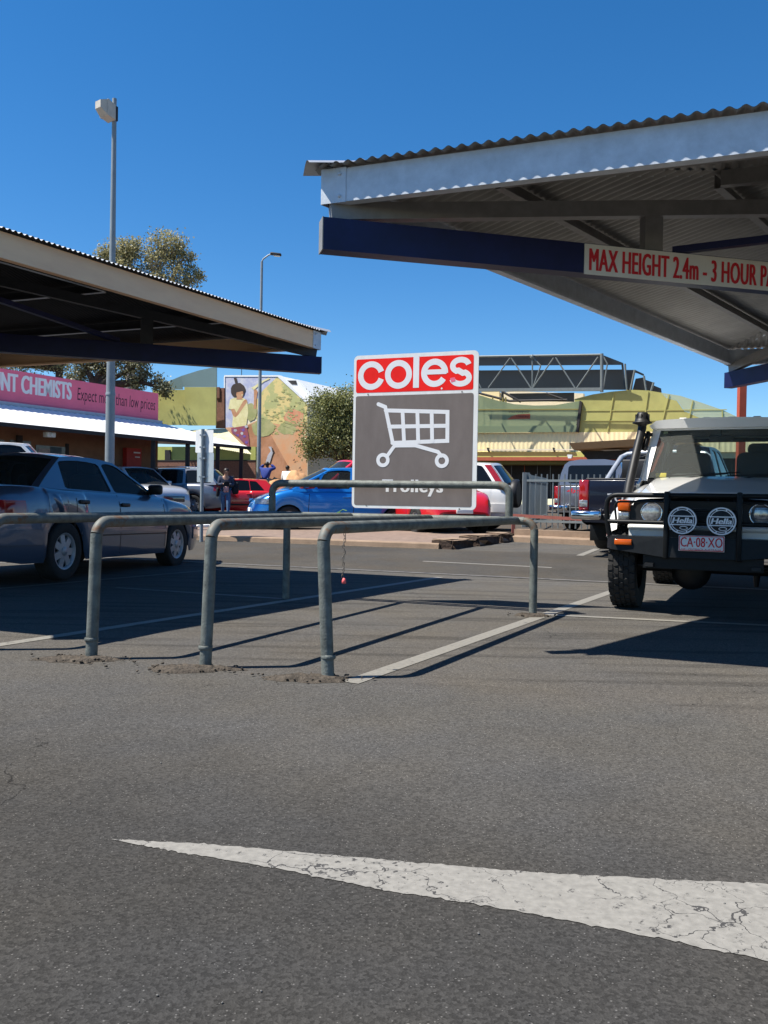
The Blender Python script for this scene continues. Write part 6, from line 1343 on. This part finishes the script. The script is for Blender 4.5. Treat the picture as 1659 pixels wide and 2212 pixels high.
plate(411, 455, 929, 977, 'white_sign', 'upper_plate', .045); plate(415.5, 456.5, 978, 1041, 'alu', 'lower_plate', .045)
mb = MB(); [mb.box((p.x, p.y + .01, P(433, v, 16.6).z), (.11, .085, .03)) for v in (940, 966, 990, 1030)]; mb.build('clamps', 'alu', ps)
p = at(560, 1060, 39.0); mb = MB(); mb.tube([p, Vector((p.x, p.y, P(560, 1017, 39).z))], .07, 12); tag(mb.build('bollard', 'paper', loc=p), 'short white bollard in front of the painted building base', 'bollard')
# picket fences
def fence(a, b, H, pitch, label, rails=(.12, .88)):
    a, b = Vector(a), Vector(b); f = thing('picket_fence', label, 'fence', tuple(a), group='steel picket fences'); d = (b - a); L = d.length; d.normalize(); n = int(L / pitch)
    mb = MB(); 
    for r_ in rails: mb.beam(a + Z * H * r_, b + Z * H * r_, .04, .05)
    mb.build('rails', 'fence', f)
    for i in range(n + 1):
        q_ = a + d * pitch * i; mb = MB(); post = i == 0
        w2 = .08 if post else .025; hh = H * (1.03 if post else 1.0); mb.box(q_ + Z * hh / 2, (w2, w2, hh)); mb.build('post' if post else 'picket', 'fence', f)
    return f
fa = P(1131, 1140, 19.3); fa.z = P(1131, 1139, 19.3).z; fH = P(1131, 1024, 19.3).z - fa.z; dR = Vector((.934, -.356, 0)); fb = fa + dR * 2.6
fence(fa, fb, fH, .128, 'grey steel picket fence panel beside the black ute')
dN = Vector((.26, .966, 0)); fence(fa + dN * .1 + dR * .06, fa + dN * 6.0 + dR * .06 + Z * .08, fH, .21, 'grey steel picket fence running back from the corner post')
ba = P(1103, 1113, 18.2); bb = P(1330, 1126, 17.0); mb = MB(); rb = thing('barrier_rail', 'low red brown pipe barrier in front of the picket fence', 'barrier', (ba.x, ba.y, g(ba.x, ba.y)))
mb.beam(ba, bb, .05, .065); mb.build('rail', 'redbar', rb)
for t_ in (.03, .9): q_ = ba.lerp(bb, t_); mb = MB(); mb.box((q_.x, q_.y, (q_.z + g(q_.x, q_.y) + .1) / 2 - .02), (.07, .07, q_.z - g(q_.x, q_.y) - .12)); mb.build('post', 'redbar', rb)
p = G(432, 1149); mb = MB(); rr = random.Random(8); bm = bmesh.new(); bmesh.ops.create_icosphere(bm, subdivisions=2, radius=1)
for q_ in bm.verts: q_.co = Vector((q_.co.x * .22, q_.co.y * .12, max(0, q_.co.z) * .09)) * rr.uniform(.7, 1.15)
bm.verts.index_update(); mb.add([q_.co + Vector((p.x, p.y + .2, p.z + .11)) for q_ in bm.verts], [[q_.index for q_ in f.verts] for f in bm.faces]); bm.free()
tag(mb.build('plastic_bag', 'paper', loc=(p.x, p.y, p.z)), 'crumpled white plastic bag on the island kerb by the blue sedan', 'litter')
# ================================================================== trees
def tree(label, base, clumps, leaf, bark, lsize, tr, seed, fork=None, droop=.35):
    rr = random.Random(seed); base = Vector(base); t = thing('tree', label, 'tree', base)
    mb = MB(); fork = Vector(fork) if fork else base + Z * 2
    mb.tube([base - Z * .1, base.lerp(fork, .5) + Vector((rr.uniform(-.1, .1), 0, 0)), fork], [tr * 1.15, tr, tr * .85], 10)
    cr = MB()
    for c, rx, ry, rz, n in clumps:
        n = int(n * 2.3)
        c = Vector(c); mid = fork.lerp(c, .55) + Vector((rr.uniform(-.3, .3), rr.uniform(-.3, .3), rr.uniform(-.1, .4)))
        mb.tube([fork, fork.lerp(mid, .5) + Vector((rr.uniform(-.1, .1), 0, .1)), mid, c], [tr * .62, tr * .5, tr * .36, tr * .15], 7)
        sub = []
        for _ in range(max(7, n // 60)):
            while True:
                q_ = Vector((rr.uniform(-1, 1), rr.uniform(-1, 1), rr.uniform(-1, 1)))
                if .25 < q_.length < 1: break
            s_ = c + Vector((q_.x * rx, q_.y * ry, q_.z * rz)); sub.append(s_)
            if rr.random() < .5: mb.tube([mid.lerp(c, rr.uniform(.3, 1)), s_], [tr * .10, tr * .03], 4, cap=False)
        sr = .20 * (rx + ry + rz) / 3 + .06
        for _ in range(n):
            s_ = rr.choice(sub); p_ = s_ + Vector((rr.gauss(0, sr), rr.gauss(0, sr), rr.gauss(0, sr * .8)))
            a = rr.uniform(0, 6.28); d = Vector((math.cos(a), math.sin(a), -droop * 2 + rr.uniform(-.8, .8))).normalized(); sd_ = d.cross(Vector((rr.gauss(0, 1), rr.gauss(0, 1), rr.gauss(0, 1)))).normalized()
            l = lsize * rr.uniform(.6, 1.3); w = l * rr.uniform(.28, .5)
            cr.add([p_, p_ + d * l * .5 + sd_ * w, p_ + d * l, p_ + d * l * .5 - sd_ * w], [(0, 1, 2, 3)])
    mb.build('trunk', bark, t); o = cr.build('crown', leaf, t, auto=True); return t
def cl(u, v, d, w, h, n, dep=None): 
    s_ = d / 1854; return (P(u, v, d), w * s_ / 2, (dep or w * .8) * s_ / 2, h * s_ / 2, n)
d = 40.0
tree('dense round green tree between the painted wall and the trolley sign', at(745, 1085, d), [cl(720, 900, d, 110, 110, 2200), cl(780, 890, d, 120, 120, 2400), cl(695, 945, d, 100, 90, 1700), cl(740, 955, d, 120, 90, 1700), cl(810, 930, d, 120, 110, 1500), cl(745, 872, d, 90, 70, 1300), cl(672, 965, d, 50, 50, 500), cl(700, 870, d, 60, 60, 600)], 'bush', 'bark', .095, .16, 1, fork=P(745, 1010, d), droop=.25)
d = 50.0
tree('tall gum tree with two rounded crowns rising behind the tan canopy', at(262, 1080, d), [cl(255, 540, d, 70, 62, 900), cl(285, 535, d, 50, 60, 700), cl(232, 562, d, 50, 60, 600), cl(262, 585, d, 90, 60, 900), cl(360, 530, d, 80, 56, 1000), cl(340, 560, d, 70, 60, 800), cl(395, 560, d, 50, 50, 450), cl(375, 598, d, 90, 50, 700), cl(420, 598, d, 40, 46, 350), cl(330, 620, d, 110, 60, 700), cl(300, 660, d, 160, 80, 700)], 'gum', 'palebark', .115, .30, 2, fork=P(285, 730, d))
d = 39.5
tree('gum tree with dark forked limbs behind the slogan end of the pink sign', at(225, 1080, d), [cl(180, 792, d, 60, 50, 700), cl(230, 780, d, 80, 60, 700), cl(290, 795, d, 70, 50, 600), cl(312, 808, d, 34, 34, 240), cl(348, 838, d, 34, 56, 420), cl(260, 760, d, 120, 50, 500), cl(165, 825, d, 50, 40, 350), cl(300, 832, d, 50, 26, 180)], 'gumdark', 'bark', .105, .36, 3, fork=P(206, 845, d))
d = 52.0
tree('leafy gum tree with a leaning trunk behind the left end of the pink sign', at(135, 1080, d), [cl(20, 772, d, 110, 60, 1200), cl(70, 770, d, 90, 60, 900), cl(-40, 775, d, 100, 70, 900), cl(105, 765, d, 70, 50, 500), cl(140, 790, d, 40, 40, 260), cl(50, 730, d, 160, 60, 900)], 'gum', 'bark', .115, .26, 4, fork=P(128, 800, d))
# ================================================================== people
def skin(joints, edges, name, m, parent, sub=2):
    names = list(joints); me = bpy.data.meshes.new(name); me.from_pydata([joints[k][0] for k in names], [(names.index(a), names.index(b)) for a, b in edges], [])
    o = bpy.data.objects.new(name, me); COL.objects.link(o); md = o.modifiers.new('s', 'SKIN'); md.use_smooth_shade = True
    for i, k in enumerate(names):
        r_ = joints[k][1]; sv = me.skin_vertices[0].data[i]; sv.radius = (r_, r_) if not isinstance(r_, tuple) else r_
        sv.use_root = (i == 0)
    o.modifiers.new('u', 'SUBSURF').levels = sub
    dg = bpy.context.evaluated_depsgraph_get(); ev = o.evaluated_get(dg); nm = bpy.data.meshes.new_from_object(ev, depsgraph=dg); bpy.data.objects.remove(o)
    r_ = bpy.data.objects.new(name, nm); COL.objects.link(r_); nm.materials.clear(); nm.materials.append(M[m]); nm.polygons.foreach_set('use_smooth', [True] * len(nm.polygons)); nm.name = name; r_.parent = parent
    return r_
def person(label, loc, face, pose, top, legs, scale=1.0, skinm='skin', shoes='bag'):
    """local frame: +x forward, y left, z up; 1.65 m"""
    r = thing('person', label, 'person', loc, math.atan2(face[1], face[0]), world=False, scale=scale); J = {}
    hz = .90; st = pose.get('stride', .12); lean = pose.get('lean', .02)
    J['pel'] = ((0, 0, hz), (.115, .14)); J['wai'] = ((lean * .4, 0, 1.05), (.10, .125)); J['che'] = ((lean, 0, 1.24), (.115, .155)); J['nec'] = ((lean * 1.3, 0, 1.40), .055); J['hb'] = ((lean * 1.5 + .01, 0, 1.46), .06); J['hd'] = ((lean * 1.6 + .02 + pose.get('nod', 0), 0, 1.545), (.088, .078)); J['ht'] = ((lean * 1.6 + .01 + pose.get('nod', 0), 0, 1.60), .072)
    E = [('pel', 'wai'), ('wai', 'che'), ('che', 'nec'), ('nec', 'hb'), ('hb', 'hd'), ('hd', 'ht')]
    for s_, nm in ((1, 'l'), (-1, 'r')):
        k = st * s_
        J[nm + 'hip'] = ((0, s_ * .085, .86), .09); J[nm + 'kne'] = ((.03 + k * .5, s_ * .085, .48), .056); J[nm + 'ank'] = ((k - .02, s_ * .08, .085), .036); J[nm + 'toe'] = ((k + .11, s_ * .09, .03), .032)
        E += [('pel', nm + 'hip'), (nm + 'hip', nm + 'kne'), (nm + 'kne', nm + 'ank'), (nm + 'ank', nm + 'toe')]
        sh, el, wr_ = pose[nm]; J[nm + 'sho'] = (sh, .052); J[nm + 'elb'] = (el, .041); J[nm + 'wri'] = (wr_, .027); 
        d = (Vector(wr_) - Vector(el)).normalized(); pa = Vector(wr_) + d * .05; J[nm + 'pal'] = (tuple(pa), (.026, .036)); E += [('che', nm + 'sho'), (nm + 'sho', nm + 'elb'), (nm + 'elb', nm + 'wri'), (nm + 'wri', nm + 'pal')]
        side = d.cross(Vector((0, 0, 1))).normalized(); up = side.cross(d)
        for f in range(4):
            b = pa + d * .03 + side * (.028 - .018 * f); l = (.062, .072, .068, .052)[f]; kn = b + d * l * .55 - up * .006; J[f'{nm}f{f}a'] = (tuple(b), .0095); J[f'{nm}f{f}b'] = (tuple(kn), .009); J[f'{nm}f{f}c'] = (tuple(kn + d * l * .35 - up * l * .45), .0075); E += [(nm + 'pal', f'{nm}f{f}a'), (f'{nm}f{f}a', f'{nm}f{f}b'), (f'{nm}f{f}b', f'{nm}f{f}c')]
        tb = pa - d * .02 + side * .036 * s_; J[nm + 't0'] = (tuple(tb), .0105); J[nm + 't1'] = (tuple(tb + d * .035 + side * s_ * .022), .009); J[nm + 't2'] = (tuple(tb + d * .06 + side * s_ * .018 - up * .01), .0075); E += [(nm + 'pal', nm + 't0'), (nm + 't0', nm + 't1'), (nm + 't1', nm + 't2')]
    skin(J, E, 'body', skinm, r)
    def wear(keys, add, name, m, cut={}):
        K = {k: (cut.get(k, J[k][0]), tuple(c + add for c in J[k][1]) if isinstance(J[k][1], tuple) else J[k][1] + add) for k in keys}
        return skin(K, [e for e in E if e[0] in K and e[1] in K], name, m, r)
    wear(['pel', 'lhip', 'lkne', 'lank', 'rhip', 'rkne', 'rank'], .014, 'trousers', legs, {k: tuple(Vector(J[k][0]) + Vector((0, 0, .03))) for k in ('lank', 'rank')})
    tp = wear(['wai', 'pel', 'che', 'lsho', 'lelb', 'lwri', 'rsho', 'relb', 'rwri'], .034, 'jacket' if 'jacket' in top else 'shirt', top, {'pel': (0, 0, .93), **{k: tuple(Vector(J[k][0]).lerp(Vector(J[k[0] + 'elb'][0]), .12)) for k in ('lwri', 'rwri')}})
    for nm in 'lr':
        t = Vector(J[nm + 'toe'][0]); a = Vector(J[nm + 'ank'][0]); mb = MB(); mb.rbox((t + a * .0 + Vector((-.05, 0, 0))) * .5 + (a + Vector((0, 0, -.05))) * .5, (.25, .095, .075), .03); mb.build('shoe', shoes, r)
    H = Vector(J['hd'][0]); mb = MB()
    mb.rbox(H + Vector((.092, 0, -.012)), (.03, .022, .035), .01); [mb.rbox(H + Vector((-.005, s_ * .082, -.01)), (.03, .016, .05), .007) for s_ in (1, -1)]; mb.build('nose_and_ears', skinm, r)
    mb = MB(); [mb.rbox(H + Vector((.083, s_ * .030, .012)), (.012, .026, .012), .004) for s_ in (1, -1)]; mb.rbox(H + Vector((.082, 0, -.052)), (.012, .042, .010), .004); mb.build('eyes_and_mouth', 'hair', r)
    mb = MB()
    def hr(i, j):
        a = R(lerp(-5, 125 if not pose.get('long') else 140, i)); b = 2 * math.pi * j; fr = max(0, math.cos(b)); a = min(a, R(150 - 85 * fr ** .6)) if fr > 0 else a
        return H + Vector((-.008, 0, .018)) + Vector((math.sin(a) * math.cos(b) * .104, math.sin(a) * math.sin(b) * .095, math.cos(a) * .105))
    mb.grid(hr, 10, 24); mb.build('hair', 'hair', r)
    return r, J
f_ = Vector((.25, -.97)); p = at(487, 1100, 29.5)
pr, J = person('person walking forward in a dark denim jacket and jeans, looking down', p, f_, dict(stride=.16, lean=.04, nod=.035, l=((.03, .19, 1.33), (.06, .24, 1.08), (.24, .07, 1.10)), r=((.03, -.19, 1.33), (.06, -.24, 1.08), (.24, -.07, 1.12))), 'jacket', 'jeans', 1.0)
mb = MB(); mb.rbox((.125, 0, .94), (.10, .20, .22), .05); mb.build('shirt', 'pinkshirt', pr)
mb = MB(); mb.rbox((.118 + .02, 0, 1.557), (.02, .145, .036), .008); mb.build('sunglasses', 'hair', pr)
o = MB(); hp = p + Vector((0, 0, 0)); fx = Vector((*f_, 0)).normalized(); fy = Vector((-fx.y, fx.x, 0))
mb = MB(); c = p + fx * .36 + Z * 1.13; mb.rbox(c, (.05, .20, .12), .02, 0, fx, fy); mb.rbox(c + fx * .03 + Z * .04, (.012, .15, .07), .005, 0, fx, fy); tag(mb.build('wallet', 'bag', loc=c), 'dark purse held in both hands by the walking person', 'purse')
mb = MB(); c = p + fy * .33 + Z * .98 - fx * .02; mb.rbox(c, (.24, .22, .42), .08, 0, fx, fy, 3); mb.rbox(c + fx * .10 - Z * .06, (.09, .18, .22), .03, 0, fx, fy); mb.tube([c + Z * .2, p + fy * .24 + Z * 1.42, p + fy * .19 + Z * 1.40 - fx * .08, c + Z * .2 - fx * .08], .016, 6); tag(mb.build('shoulder_bag', 'bag', loc=c), 'big black bag hanging from the shoulder of the walking person', 'bag')
mb = MB(); c = p - fy * .27 + Z * .84; mb.rbox(c, (.14, .10, .30), .04, 0, fx, fy); mb.tube([c + Z * .14, p - fy * .25 + Z * 1.08], .012, 6); tag(mb.build('small_bag', 'bag', loc=c), 'small black bag at the hip of the walking person, on the grey wagon side', 'bag')
p = at(572, 1100, 37.8); p.z += .42; plat = MB(); plat.rbox((p.x + 1.2, p.y + .6, g(p.x, p.y) + .20), (5.0, 2.2, .42), .06); tag(plat.build('raised_bed', 'rock', loc=(p.x + 1.2, p.y + .6, g(p.x, p.y))), 'low orange retaining bed below the painted wall', 'garden bed')
p2, J = person('person in a royal blue jacket seen from behind, hands at the head', p, Vector((.4, .92)), dict(stride=.05, lean=.10, nod=-.04, l=((.06, .19, 1.34), (.20, .36, 1.40), (.16, .14, 1.56)), r=((.06, -.19, 1.34), (.20, -.36, 1.40), (.16, -.14, 1.56))), 'bluejacket', 'jeans', 1.06, 'skin_dark')
p = at(618, 1100, 40.0); p.z += .40
p3, J = person('person in a white shirt with dark hair standing behind the flat topped boulder', p, Vector((.5, .86)), dict(stride=.04, lean=.03, nod=0, l=((.0, .19, 1.33), (.02, .25, 1.06), (.12, .20, .86)), r=((.0, -.19, 1.33), (.02, -.25, 1.06), (.12, -.20, .86))), 'whiteshirt', 'jeans', 1.02, 'skin_dark')
# ------------------------------------------------------------------ tidy
for o in bpy.data.objects:
    for k in ('_w', '_o'):
        if k in o.keys(): del o[k]
